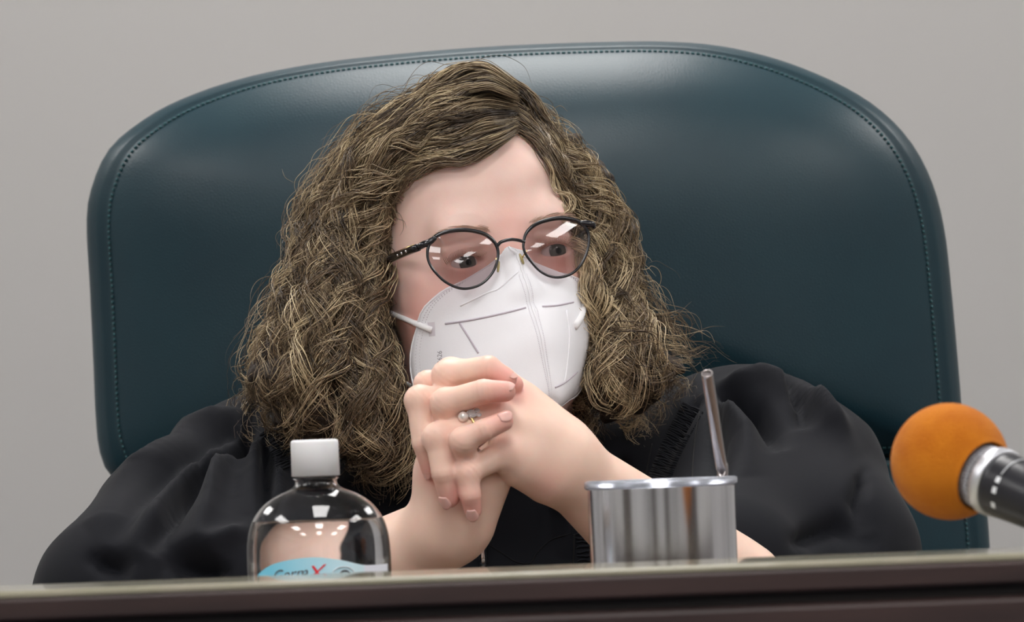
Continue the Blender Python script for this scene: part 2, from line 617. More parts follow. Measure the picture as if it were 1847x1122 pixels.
sm = MB()
sm.lathe([(0, 0), (.2, 0), (.29, .03), (.31, .065), (.29, .10), (.2, .115), (0, .118)], (0.02, 4.08, .42), (0, 0, 1), n=48, sx=1.0, sy=.92)
sm.build('seat', M['leather'], CH)
MB().box((-.05, 4.30, .42), (.09, 4.40, .82)).build('back_bracket', M['plastic_black'], CH, bevel=.01, smooth=False)
MB().lathe([(.03, .08), (.03, .43)], (.02, 4.1, 0), (0, 0, 1)).build('gas_column', M['plastic_black'], CH)
for kx in range(5):
    a = 2 * math.pi * kx / 5 + .3
    e = np.array([.02 + .30 * math.cos(a), 4.1 + .30 * math.sin(a), .07])
    leg = MB().tube([(.02, 4.1, .11), e], [.03, .02], 8).build('leg', M['plastic_black'], CH)
    MB().lathe([(.005, -.02), (.03, -.018), (.032, 0), (.03, .018), (.005, .02)], e - np.array([0, 0, .037]), (math.sin(a), -math.cos(a), 0), n=20).build('caster', M['plastic_black'], leg)

# ------------------------------------------------------------------ the person
PS = thing('person', (0.0, 4.1, .54), 'person in a black robe, white mask and round glasses, hands clasped under the chin', 'person')

# head frame: local x = image right, y = out of the face, z = up
YAW, TILT, HROLL = math.radians(18), math.radians(6.0), math.radians(6.0)
def rz(a): return np.array([[math.cos(a), -math.sin(a), 0], [math.sin(a), math.cos(a), 0], [0, 0, 1]])
def rx(a): return np.array([[1, 0, 0], [0, math.cos(a), -math.sin(a)], [0, math.sin(a), math.cos(a)]])
def ry_(a): return np.array([[math.cos(a), 0, -math.sin(a)], [0, 1, 0], [math.sin(a), 0, math.cos(a)]])
HR = ry_(HROLL) @ rz(YAW) @ rx(-TILT)
HB = HR @ np.diag([1., -1., 1.])            # columns: local axes in world
EYE_MID = np.array([0, .083, -.005])
HO = P(919, 459, 3.92) - HB @ EYE_MID
def hl(x, y, z): return HO + HB @ np.array([x, y, z], float)
def to_local(p): return (np.asarray(p) - HO) @ HB
def head_y(px, py, y):
    """point on the plane local y = const under a pixel"""
    d = P(px, py, 1.0) - CAM
    o = to_local(CAM); dl = d @ HB
    t = (y - o[1]) / dl[1]
    return CAM + d * t
def head_x(px, py, x=0.0):
    d = P(px, py, 1.0) - CAM
    o = to_local(CAM); dl = d @ HB
    t = (x - o[0]) / dl[0]
    return CAM + d * t

def axis_lines(segs):
    out = [segs[0][0]]
    for a, b, s in segs:
        n = max(1, int(round((b - a) / s)))
        out += list(np.linspace(a, b, n + 1)[1:])
    return np.array(out)
cx = P(880, 500, 3.9)[0]
gx = axis_lines([(-.40, -.115, .006), (-.115, -.075, .0020), (-.075, .075, .0013), (.075, .13, .0018), (.13, .20, .003), (.20, .42, .006)])
gy = axis_lines([(3.64, 3.80, .0013), (3.80, 3.94, .0014), (3.94, 4.12, .004), (4.12, 4.32, .008)])
gz = axis_lines([(.54, .90, .010), (.90, 1.0, .003), (1.0, 1.15, .0013), (1.15, 1.30, .0014), (1.30, 1.37, .004)])
body = SDF(gx, gy, gz)
hp = lambda x, y, z: hl(x, y, z)
def he(c, r, k, mode='u'): body.op(ell(hl(*c), r, HB), k, mode)
def hc(a, b, r0, r1, k, mode='u'): body.op(cone(hl(*a), hl(*b), r0, r1), k, mode)
he((0, -.012, .034), (.074, .097, .088), 0)
he((0, .032, .045), (.060, .060, .055), .02)
he((0, .028, -.035), (.067, .062, .080), .03)
he((0, .050, -.088), (.036, .036, .030), .03)
for s in (-1, 1):
    he((s * .036, .055, -.030), (.027, .026, .026), .02)
    he((s * .046, .01, -.075), (.014, .035, .022), .02)
hc((-.036, .078, .017), (.036, .078, .017), .011, .011, .014)
for s in (-1, 1):
    he((s * .034, .101, -.003), (.019, .014, .013), .012, 's')
hc((0, .082, .012), (0, .097, -.034), .007, .010, .014)
he((0, .096, -.040), (.014, .010, .010), .01)
for s in (-1, 1):
    body.op(ell(hl(s * .0325, .0735, -.006), (.0142, .0140, .0142), HB), .006)
    he((s * .0325, .092, -.0065), (.0150, .014, .0046), .0012, 's')
    hc((s * .020, .0865, .004), (s * .044, .080, .003), .0018, .0014, .004)     # upper-lid fold
    body.op(ell(hl(s * .072, -.016, -.010), (.007, .014, .026), HB), .008)      # ear
# neck and torso
nk = hl(0, -.025, -.07); nb = P(905, 860, 4.05)
body.op(cone(nk, nb, .052, .062), .03)
SHL, SHR = P(470, 880, 4.06), P(1335, 830, 4.06)
body.op(cone(P(640, 900, 4.08), P(1170, 880, 4.08), .048), .03)
body.op(cone(SHL, SHR, .036), .03)
body.op(ell(np.array([-.005, 4.09, .82]), (.16, .095, .18)), .04)
body.op(ell(np.array([-.005, 4.09, .66]), (.185, .12, .13)), .05)
# arms
ELL, ELR = P(545, 1118, 3.86), P(1308, 1078, 3.845)
body.op(cone(SHL, ELL, .034, .036), .02)
body.op(cone(SHR, ELR, .034, .036), .02)

# ---- hands: each joint placed as (px, py, depth)
HD = 3.725
def q(px, py, dd): return P(px, py, HD + dd)
LW, RW = q(1012, 836, .030), q(808, 950, .028)
hx = slice(np.searchsorted(gx, -.16), np.searchsorted(gx, .20)); hy = slice(0, np.searchsorted(gy, 3.86)); hz = slice(np.searchsorted(gz, .93), np.searchsorted(gz, 1.20))
Lh = SDF(gx[hx], gy[hy], gz[hz]); Rh = SDF(gx[hx], gy[hy], gz[hz])
FING = {
    # name: (hand, MCP, PIP, DIP, tip, radii at those)
    'L1': ('L', q(900, 690, .036), q(772, 694, .022), q(772, 760, .020), q(786, 805, .018), (.0098, .0085, .0075, .0065)),
    'L2': ('L', q(893, 716, .014), q(757, 722, -.002), q(765, 798, -.008), q(778, 846, -.004), (.0098, .0090, .0080, .0066)),
    'L3': ('L', q(893, 752, -.004), q(791, 789, -.019), q(800, 852, -.023), q(811, 897, -.017), (.0098, .0092, .0080, .0068)),
    'L4': ('L', q(912, 815, -.008), q(843, 852, -.023), q(848, 892, -.024), q(853, 920, -.019), (.0095, .0078, .0070, .0058)),
    'R1': ('R', q(808, 782, .030), q(812, 672, .022), q(885, 668, .016), q(926, 694, .012), (.0100, .0090, .0080, .0066)),
    'R2': ('R', q(800, 800, .016), q(806, 677, .006), q(881, 664, -.002), q(914, 684, -.004), (.0100, .0090, .0082, .0066)),
    'R3': ('R', q(812, 835, .008), q(804, 727, -.014), q(872, 706, -.023), q(911, 706, -.021), (.0100, .0090, .0080, .0068)),
    'R4': ('R', q(848, 882, .004), q(836, 795, -.030), q(873, 776, -.033), q(908, 760, -.029), (.0092, .0080, .0073, .0064)),
}
for nme, (hd, a, b, c, d, r) in FING.items():
    S_ = Lh if hd == 'L' else Rh
    w = LW if hd == 'L' else RW
    S_.op(cone(w, a, .017, r[0] + .0018), .010)
for nme, (hd, a, b, c, d, r) in FING.items():
    S_ = Lh if hd == 'L' else Rh
    S_.op(cone(a, b, r[0], r[1] - .0006), .004)
    S_.op(cone(b, c, r[1] - .0003, r[2]), .0025)
    S_.op(cone(c, d, r[2] - .0002, r[3]), .0015)
    S_.op(ell(b, (r[1] + .0006,) * 3), .004)
# palms, heels, thumbs
Lh.op(cone(q(958, 800, .020), q(1005, 835, .028), .022, .023), .014)
Lh.op(cone(q(940, 845, .002), q(985, 862, .014), .012, .0145), .014)          # heel of the hand, little-finger side
Lh.op(cone(q(940, 740, .030), q(1000, 800, .035), .016, .020), .014)
Lh.op(cone(LW, q(930, 745, .058), .018, .012), .012); Lh.op(cone(q(930, 745, .058), q(870, 715, .058), .011, .009), .006)
Rh.op(cone(q(815, 860, .020), RW, .024, .021), .014)
Rh.op(cone(q(882, 870, .012), q(850, 940, .018), .014, .015), .014)
Rh.op(cone(RW, q(880, 850, .048), .018, .014), .012); Rh.op(cone(q(880, 850, .048), q(930, 775, .050), .012, .010), .008)
Rh.op(cone(q(930, 772, .050), q(975, 737, .040), .0095, .0078), .006)
# forearms
Lh.op(cone(LW, ELR, .0225, .043), .012)
Rh.op(cone(RW, ELL, .0225, .044), .012)
body.op(cone(LW, ELR, .0225, .043), .004); body.op(cone(RW, ELL, .0225, .044), .004)
k_ = .0016
hb = np.minimum(Lh.D, Rh.D) - np.square(np.maximum(k_ - np.abs(Lh.D - Rh.D), 0)) / (4 * k_)
body.D[hx, hy, hz] = np.minimum(body.D[hx, hy, hz], hb)
V, Q = body.mesh()
# pigment: redder fingertips, knuckles, cheeks; paler elsewhere
hm = (1 / (1 + np.exp((V[:, 1] - 3.86) / .01)))[:, None]
base = np.array([.85, .61, .535]) * (1 - hm) + np.array([.80, .575, .465]) * hm; red = np.array([.74, .34, .295])
w = np.zeros(len(V))
for nme, (hd, a, b, c, d, r) in FING.items():
    for pt, rad, am in ((d, .012, .95), (b, .010, .40), (a, .012, .22), (c, .009, .35)):
        w += am * np.exp(-np.sum((V - pt) ** 2, 1) / rad ** 2)
for pt, rad, am in ((hl(-.055, .05, -.05), .032, .75), (hl(.055, .05, -.05), .03, .7), (hl(0, .1, -.01), .02, .4), (hl(-.06, .02, -.09), .03, .5), (hl(0, .085, .02), .014, .25),
                    (hl(-.032, .085, -.018), .014, .55), (hl(.032, .085, -.018), .014, .55), (hl(-.05, .06, -.025), .02, .45), (hl(.0, .09, .012), .012, .3), (q(985, 870, .0), .012, .4), (hl(0, -.01, -.11), .05, .4)):
    w += am * np.exp(-np.sum((V - pt) ** 2, 1) / rad ** 2)
nrmV = vnormals(V, Q)
for nme, (hd, a, b, c, d, r) in FING.items():
    for jt, p0, p1, am in ((b, a, c, .00045), (c, b, d, .0003)):
        axd = (p1 - p0) / np.linalg.norm(p1 - p0)
        rel = V - jt; al = rel @ axd; rad_ = np.linalg.norm(rel - al[:, None] * axd, axis=1)
        V = V - nrmV * (am * np.exp(-(rad_ / .011) ** 6) * np.exp(-(al / .005) ** 2) * (.5 + .5 * np.cos(al * 2 * math.pi / .0034)))[:, None]
w = np.clip(w, 0, .85)[:, None]
bodyo = mesh_obj('body', V, Q, M['skin'], PS, colors=base * (1 - w) + red * w, fixn=False)
body_bvh = bvh_of(bodyo)
print('body verts', len(V))

# eyes
def eyeball(cx_, cy_, cz_, gaze):
    c = hl(cx_, cy_, cz_); r = .0123
    g = HB @ np.array(gaze, float); g /= np.linalg.norm(g)
    mb = MB()
    prof = [(r * math.sin(t), -r * math.cos(t)) for t in np.linspace(0, math.pi, 61)]
    mb.lathe(prof, c, g, n=40)
    vv = np.array(mb.v)
    ang = np.degrees(np.arccos(np.clip((vv - c) @ g / r, -1, 1)))
    colr = np.where(ang[:, None] < 11, (.004, .004, .004), np.where(ang[:, None] < 28, (.10, .11, .10), np.where(ang[:, None] < 31, (.05, .05, .05), (.62, .56, .55))))
    return mesh_obj('eye', mb.v, mb.f, M['eye'], PS, colors=colr)
for s in (-1, 1):
    eyeball(s * .0325, .0735, -.006, (.16, 1, -.10))
    # brow: short fine hairs over each eye
    bw = MB()
    for i in range(70):
        t = random.random()
        x = s * (.014 + .034 * t); z = .0120 + .004 * math.sin(t * 2.4) + random.uniform(-.002, .002)
        p0 = hl(x, .14, z)
        h = body_bvh.ray_cast(Vector(p0), Vector(-HB[:, 1]))
        if h[0] is None: continue
        p = np.array(h[0]) + HB[:, 1] * .0004
        e = p + HB @ np.array([s * .006, -.0012 * t - .0002, .003 * (1 - 1.4 * t)])
        bw.tube([p, (p + e) / 2 + HB[:, 1] * .0005, e], [.00022, .0002, .00008], 3, cap=False)
    bw.build('eyebrow', M['brow'], PS)['kind'] = 'stuff'
    lsh = MB()
    for i in range(34):
        t = i / 33
        x = s * (.0325 - .0125 + .025 * t)
        p = hl(x, .0735 + .0128 * math.sqrt(max(.15, 1 - ((x - s * .0325) / .0165) ** 2)), -.0065 + .0044 * math.sin(math.pi * t) + .0006)
        e = p + HB @ np.array([(x - s * .0325) * .3, .006, .0035])
        lsh.tube([p, (p + e) / 2 - HB[:, 2] * .0008, e], [.0003, .00025, .0001], 3, cap=False)
    lsh.build('eyelashes', M['brow'], PS)['kind'] = 'stuff'

# fingernails: small curved plates on the tips
def nail(tip, dip, nrm, L=.0098, Wd=.0088, r=.0066):
    ax = tip - dip; ax /= np.linalg.norm(ax)
    n = np.asarray(nrm, float); n = n - ax * (n @ ax); n /= np.linalg.norm(n)
    sd = np.cross(ax, n)
    v, f = [], []
    nu, nv = 9, 8
    for i in range(nv):
        for j in range(nu):
            u = j / (nu - 1) * 2 - 1; t = i / (nv - 1)
            ww = Wd / 2 * (1 - .45 * (1 - t) ** 3 - .45 * max(0, t - .6) ** 2 / .16)
            ln = -L * .62 + L * (t * (1 - .12 * u * u)) + .0025
            a = u * ww / r
            v.append(tip + ax * ln + sd * r * math.sin(a) * 1.0 + n * (r * math.cos(a) + .00005 - .0012 * t * t))
    for i in range(nv - 1):
        for j in range(nu - 1):
            f.append((i * nu + j, i * nu + j + 1, (i + 1) * nu + j + 1, (i + 1) * nu + j))
    o = mesh_obj('fingernail', v, f, M['nail'], PS)
    md = o.modifiers.new('thickness', 'SOLIDIFY'); md.thickness = .0006; md.offset = -1
    return o
vup = np.array([0, 0, 1.0]); toc = np.array([0, -1.0, 0]); rgt = np.array([1.0, 0, 0])
for nme, nv_ in (('R2', vup * .9 + toc * .55 + rgt * .5), ('R3', vup * .75 + toc * .8), ('R4', vup * .55 + toc * .9), ('L2', -rgt * .9 + toc * .6), ('L3', -rgt * .7 + toc * .85),
                 ('L4', -rgt * .2 + toc)):
    hd, a, b, c, d, r = FING[nme]
    nail(d, c, nv_, r=r[3] - .00005, Wd=r[3] * 1.5, L=.0092)
nail(q(975, 737, .040), q(930, 772, .050), vup + toc * .3 + rgt * .3, r=.0077, Wd=.011, L=.011)


# ------------------------------------------------------------------ the robe
def ax_u(a, b, s): return np.arange(a, b, s)
rs = .0032
robe = SDF(ax_u(-.44, .42, rs), ax_u(3.72, 4.34, rs), ax_u(.56, 1.18, rs))
robe.op(ell(np.array([-.005, 4.07, .83]), (.195, .128, .22)))
robe.op(ell(np.array([-.005, 4.09, .64]), (.205, .14, .14)), .05)
robe.op(cone(P(560, 905, 4.05), P(1240, 862, 4.05), .062, .062), .05)
# image-left sleeve
robe.op(cone(P(452, 838, 4.06), P(310, 968, 3.99), .034, .048), .03)
robe.op(cone(P(310, 968, 3.99), P(258, 1090, 3.93), .048, .072), .04)
robe.op(cone(P(470, 880, 4.05), P(420, 1110, 3.93), .050, .080), .04)
robe.op(cone(P(258, 1100, 3.93), P(480, 1120, 3.93), .066, .060), .03)
# image-right sleeve
robe.op(cone(P(1362, 770, 4.06), P(1432, 868, 4.04), .036, .058), .03)
robe.op(cone(P(1432, 868, 4.04), P(1482, 1010, 3.97), .058, .062), .03)
robe.op(cone(P(1482, 1010, 3.97), P(1486, 1110, 3.95), .062, .064), .03)
robe.op(cone(P(1310, 840, 4.05), P(1330, 1110, 3.96), .048, .072), .04)
for sh_, el_ in ((SHL, ELL), (SHR, ELR)):      # cloth round the upper arms
    robe.op(cone(sh_, sh_ + (el_ - sh_) * .80, .056, .055), .03)
# neck opening, and the desk the sleeves rest on
robe.op(cone(hl(0, -.03, -.08), P(905, 800, 4.06), .058, .050), .008, 's')
def boxp(lo, hi):
    lo = np.asarray(lo, float); hi = np.asarray(hi, float); c = (lo + hi) / 2; h = (hi - lo) / 2
    def f(X, Y, Z):
        return np.maximum(np.maximum(np.abs(X - c[0]) - h[0], np.abs(Y - c[1]) - h[1]), np.abs(Z - c[2]) - h[2]) + 0 * X
    return f, lo, hi
robe.op(boxp((-.6, 3.5, .3), (.6, 3.935, .8965)), 0, 's')
RV, RQ = robe.mesh()

rn = vnormals(RV, RQ)
if np.mean(np.sum(rn * (RV - RV.mean(0)), 1)) < 0:
    rn = -rn
px, py, dd = proj(RV)
def pl_dist(px, py, pts):
    d = np.full(px.shape, 1e9); tt = np.zeros(px.shape); L = 0
    tot = sum(math.dist(pts[i], pts[i + 1]) for i in range(len(pts) - 1))
    for i in range(len(pts) - 1):
        (ax_, ay_), (bx_, by_) = pts[i], pts[i + 1]
        ex, ey = bx_ - ax_, by_ - ay_; l2 = ex * ex + ey * ey; l = math.sqrt(l2)
        t = np.clip(((px - ax_) * ex + (py - ay_) * ey) / l2, 0, 1)
        e = np.hypot(px - ax_ - ex * t, py - ay_ - ey * t)
        m = e < d
        tt = np.where(m, (L + t * l) / tot, tt); d = np.where(m, e, d); L += l
    return d, tt
FOLDS = [  # polyline, width px, height m (negative = valley)
    ([(425, 752), (345, 775), (245, 850), (150, 950)], 26, .0060), ([(420, 775), (340, 822), (255, 905), (200, 985)], 20, -.0065),
    ([(400, 790), (330, 850), (272, 930), (232, 1010)], 26, .0065), ([(428, 800), (368, 835), (320, 900), (270, 1000)], 24, -.0120),
    ([(425, 800), (395, 835), (380, 900), (345, 1000)], 26, .0070), ([(448, 775), (436, 800), (430, 830)], 17, -.0110), ([(455, 800), (462, 850), (455, 930)], 24, .0045),
    ([(478, 800), (481, 860), (478, 940)], 12, -.0080), ([(500, 850), (505, 950)], 22, .003), ([(400, 1030), (340, 1020), (290, 1000)], 26, -.0075), ([(170, 1010), (240, 1030)], 26, -.006),
    ([(440, 960), (380, 985), (300, 975)], 26, .004),
    ([(1305, 700), (1370, 682), (1440, 705), (1530, 790)], 24, .0050), ([(1308, 712), (1365, 735), (1395, 775), (1405, 815)], 20, -.0105),
    ([(1415, 682), (1448, 725), (1452, 775)], 17, -.0085), ([(1455, 715), (1500, 765), (1545, 830)], 24, .0045), ([(1310, 740), (1345, 790), (1350, 860)], 26, .0060),
    ([(1290, 740), (1300, 800), (1296, 880)], 14, -.0070), ([(1560, 850), (1548, 900), (1560, 960)], 22, -.0050),
    ([(1440, 975), (1510, 950), (1590, 985)], 28, -.0045),
    ([(1260, 720), (1215, 790), (1185, 862)], 12, -.0035), ([(1120, 830), (1125, 900)], 16, -.005), ([(975, 880), (990, 930), (985, 1010)], 22, -.0025), ([(1030, 900), (1020, 1010)], 26, .004),
    ([(560, 870), (620, 905), (660, 960)], 24, -.006), ([(720, 850), (700, 930)], 20, -.005),
]
face_c = np.clip(-(rn @ fwd) * 1.6 + .35, 0, 1)
disp = np.zeros(len(RV))
for pts, wpx, h in FOLDS:
    d, t = pl_dist(px, py, pts)
    disp += 2.4 * h * np.exp(-(d / (wpx * (.50 + .65 * t))) ** 1.7) * np.clip(t / .10 * .5 + .5, 0, 1) * np.clip((1 - t) / .55, 0, 1) ** .8
RV = RV + rn * (disp * face_c)[:, None]
robeo = mesh_obj('robe', RV, RQ, M['robe'], PS, fixn=False)
robeo['label'] = 'loose black robe with gathered sleeves'
robe_bvh = bvh_of(robeo)
# gathered (shirred) trim where the sleeve meets the yoke, on both sides
def trim(line, wpx, n):
    c = spline(line, n)
    mb = MB()
    for i in range(n):
        a = c[i]; t = c[min(i + 1, n - 1)] - c[max(i - 1, 0)]; t = t / np.linalg.norm(t)
        s_ = np.array([-t[1], t[0]])
        pts = []
        for u in np.linspace(-1, 1, 6):
            p = a + s_ * (u * wpx / 2) + t * (random.uniform(-1.2, 1.2) + 1.0 * math.sin(3 * u + i * 1.7))
            h = cast(robe_bvh, p[0], p[1])
            if h is not None: pts.append(h[0] + np.array([0, -.0006, 0]) + .0004 * random.random() * UP)
        if len(pts) > 2:
            mb.tube(pts, [.0004] + [.0008] * (len(pts) - 2) + [.0004], 5)
    mb.build('gathered_trim', M['robe'], robeo)['kind'] = 'stuff'
trim([(1250, 735), (1228, 775), (1206, 820), (1188, 866)], 40, 40)
trim([(487, 772), (505, 800), (522, 840)], 46, 20)
trim([(1050, 962), (1053, 990), (1055, 1020)], 26, 8)
def seam(pts, r=.0005, n=18, name='seam', m='robe_seam'):
    out = []
    for p in spline(pts, n):
        h = cast(robe_bvh, *p)
        if h is not None: out.append(h[0] + h[1] * 0 - fwd * r * .6)
    if len(out) > 2: MB().tube(out, r, 5).build(name, M[m], robeo)
seam([(879, 981), (905, 997), (932, 1014), (958, 1016), (966, 1000), (992, 975), (1030, 962)])
seam([(1036, 963), (1035, 990), (1034, 1018)], .0007)
seam([(1262, 742), (1252, 800), (1248, 870)], .0007)
seam([(1176, 800), (1166, 850), (1160, 880)], .0005)
# zip: tape, teeth, pull
zp = [cast(robe_bvh, 872, y)[0] for y in (966, 985, 1000, 1020, 1040)]
zo = MB().tube([p - fwd * .001 for p in zp], .0028, 6).build('zip', M['plastic_black'], robeo)
zc = cast(robe_bvh, 871, 1000)[0] - fwd * .004
MB().lathe([(0, -.008), (.0022, -.0065), (.0030, -.002), (.0022, .002), (.0030, .0055), (.0018, .0075), (0, .008)], zc, (0, 0, 1), n=16).build('zip_pull', M['silver'], robeo)

# ------------------------------------------------------------------ the hair
inL = [(936, 236), (890, 262), (835, 284), (775, 300), (735, 325), (712, 360), (700, 410), (693, 470), (692, 540), (696, 610), (712, 680), (733, 745), (745, 800), (735, 850), (708, 900)]
outL = [(935, 150), (872, 112), (800, 142), (730, 190), (662, 232), (610, 290), (565, 355), (540, 425), (525, 495), (498, 560), (468, 620), (450, 690), (452, 750), (475, 785), (520, 800)]
inR = [(908, 226), (958, 256), (990, 300), (1012, 350), (1032, 405), (1050, 460), (1062, 530), (1068, 600), (1060, 660), (1044, 715), (1042, 760), (1075, 818)]
outR = [(885, 116), (945, 160), (985, 215), (1030, 275), (1070, 325), (1104, 388), (1130, 450), (1145, 520), (1190, 575), (1240, 615), (1285, 632), (1318, 640)]
face_poly = [(918, 238), (885, 258), (835, 282), (775, 300), (738, 325), (714, 360), (704, 410), (697, 470), (696, 540), (700, 610), (716, 680), (737, 745), (750, 800), (770, 900), (1060, 900), (1046, 800), (1030, 755), (1036, 715), (1054, 660),
             (1060, 600), (1056, 530), (1044, 460), (1026, 405), (1006, 350), (984, 300), (955, 258)]
hs = .0030
hair = SDF(ax_u(-.215, .175, hs), ax_u(3.83, 4.19, hs), ax_u(1.0, 1.37, hs))
hair.op(ell(hl(.002, -.016, .034), (.074, .098, .092), HB))
hair.op(ell(hl(-.008, .035, .086), (.050, .050, .026), HB), .02)
for a, b, r0, r1 in [((800, 225, 3.96), (715, 285, 3.97), .026, .026), ((715, 285, 3.97), (650, 355, 3.99), .026, .028), ((700, 290, 3.96), (660, 385, 3.97), .020, .024),
                     ((645, 355, 3.99), (620, 460, 3.98), .028, .034), ((620, 460, 3.98), (600, 560, 3.97), .034, .038), ((600, 560, 3.97), (570, 670, 3.96), .038, .038),
                     ((555, 670, 3.96), (560, 720, 3.96), .042, .034), ((620, 600, 3.96), (650, 740, 3.95), .034, .034), ((650, 740, 3.95), (690, 840, 3.95), .030, .012),
                     ((1000, 280, 4.00), (1050, 350, 4.00), .024, .024), ((1050, 350, 4.00), (1090, 450, 4.00), .024, .026), ((1090, 450, 4.00), (1105, 570, 3.99), .024, .024),
                     ((1105, 570, 3.99), (1120, 680, 3.97), .026, .032), ((1120, 680, 3.97), (1095, 735, 3.96), .024, .008), ((1130, 650, 3.97), (1215, 660, 3.97), .024, .010),
                     ((900, 560, 4.08), (880, 720, 4.08), .075, .07)]:
    hair.op(cone(P(*a), P(*b), r0, r1), .02)
def fcut():
    poly = np.array(face_poly, float)
    def f(X, Y, Z):
        qx, qy, qz = X - CAM[0], Y - CAM[1], Z - CAM[2]
        d = qx * fwd[0] + qy * fwd[1] + qz * fwd[2]
        u = W / 2 + F * (qx * RT[0] + qy * RT[1] + qz * RT[2]) / d
        v = H / 2 - F * (qx * UP[0] + qy * UP[1] + qz * UP[2]) / d
        return np.maximum(poly_sdf2(u, v, poly) / 2620, d - 4.02)
    return f, (-.215, 3.83, 1.0), (.175, 4.05, 1.33)
hair.op(fcut(), .006, 's')
HV, HQ = hair.mesh()
hn = vnormals(HV, HQ)
if np.mean(np.sum(hn * (HV - HV.mean(0)), 1)) < 0: hn = -hn
lump = np.sin(HV[:, 0] * 190 + 3 * np.sin(HV[:, 2] * 90)) * np.sin(HV[:, 2] * 160 + 2 * np.sin(HV[:, 0] * 120)) * .003
HV = HV + hn * (lump - .004)[:, None]
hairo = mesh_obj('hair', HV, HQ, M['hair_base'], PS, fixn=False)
hairo['label'] = 'shoulder-length curly brown hair with blonde highlights'
hair_bvh = bvh_of(hairo)

MS = 44
def surf_depth(p2):
    out = np.full(len(p2), np.nan)
    for i, (a, b) in enumerate(p2):
        best = None
        for bv in (hair_bvh, body_bvh, robe_bvh):
            h = cast(bv, a, b)
            if h is not None:
                d = (h[0] - CAM) @ fwd
                if bv is body_bvh and d < 3.85: continue       # the hands are not under the hair
                best = d if best is None else min(best, d)
        if best is not None and best < 4.06: out[i] = best
    ok = ~np.isnan(out)
    if ok.sum() < 3: return np.full(len(p2), 3.99)
    out = np.interp(np.arange(len(p2)), np.nonzero(ok)[0], out[ok])
    k = np.array([1, 2, 3, 4, 3, 2, 1.]); k /= k.sum()
    return np.convolve(np.pad(out, 3, mode='edge'), k, 'valid')
strands, scol, srad = [], [], []
DARK, MID, BLOND = np.array([.036, .023, .014]), np.array([.185, .125, .072]), np.array([.66, .53, .33])  # DARK is the deep brown and also stands in for shade between locks
def lock(guide2, n, spread, curl, lam, lift, blond, r0=.00031, t_rng=(0, 1), deep=0.0, jit=.35):
    g2 = spline(guide2, MS)
    dep = surf_depth(g2) - lift + deep
    G = np.array([P(a, b, d) for (a, b), d in zip(g2, dep)])
    T = np.gradient(G, axis=0); seg = np.linalg.norm(T, axis=1); T /= seg[:, None] + 1e-12
    s = np.cumsum(seg)
    e1 = np.cross(T, fwd); e1 /= np.linalg.norm(e1, axis=1, keepdims=True) + 1e-9
    e2 = np.cross(T, e1)
    t = np.linspace(0, 1, MS)
    ramp = np.clip((t - .05) / .35, .12, 1)
    ph0 = rng.uniform(0, 6.28)
    lm = lam * rng.uniform(.8, 1.25)
    hand_ = rng.choice([-1, 1])
    dirn = rng.uniform(0, 6.28)
    for _ in range(n):
        a0 = rng.uniform(0, 6.28); rr = spread * math.sqrt(rng.random())
        ph = ph0 + hand_ * 2 * math.pi * s / (lm * rng.normal(1, .06)) + rng.normal(0, jit)
        A = curl * rng.uniform(.6, 1.3) * ramp
        fz = rng.uniform(.0002, .0010); fl = rng.uniform(.018, .034)
        off1 = A * np.cos(ph) + rr * math.cos(a0) * (.5 + .8 * t) + fz * ramp * np.sin(2 * math.pi * s / fl + a0)
        off2 = A * .8 * np.sin(ph) + rr * math.sin(a0) * (.4 + .5 * t) + fz * ramp * np.cos(2 * math.pi * s / fl * 1.13 + a0)
        X = G + e1 * off1[:, None] + e2 * off2[:, None]
        lo, hi = t_rng[0] + rng.uniform(0, .05), t_rng[1] - rng.uniform(0, .12)
        tt = np.linspace(lo, hi, MS) * (MS - 1)
        i0 = np.clip(tt.astype(int), 0, MS - 2); fr = (tt - i0)[:, None]
        strands.append(X[i0] * (1 - fr) + X[i0 + 1] * fr)
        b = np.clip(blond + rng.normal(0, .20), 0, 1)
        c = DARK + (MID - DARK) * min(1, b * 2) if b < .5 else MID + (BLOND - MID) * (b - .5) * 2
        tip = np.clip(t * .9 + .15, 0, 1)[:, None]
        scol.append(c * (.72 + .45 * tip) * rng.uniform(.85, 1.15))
        srad.append(r0 * rng.uniform(.7, 1.3))
iL, oL, iR, oR = (np.array(spline(x, 30)) for x in (inL, outL, inR, outR))
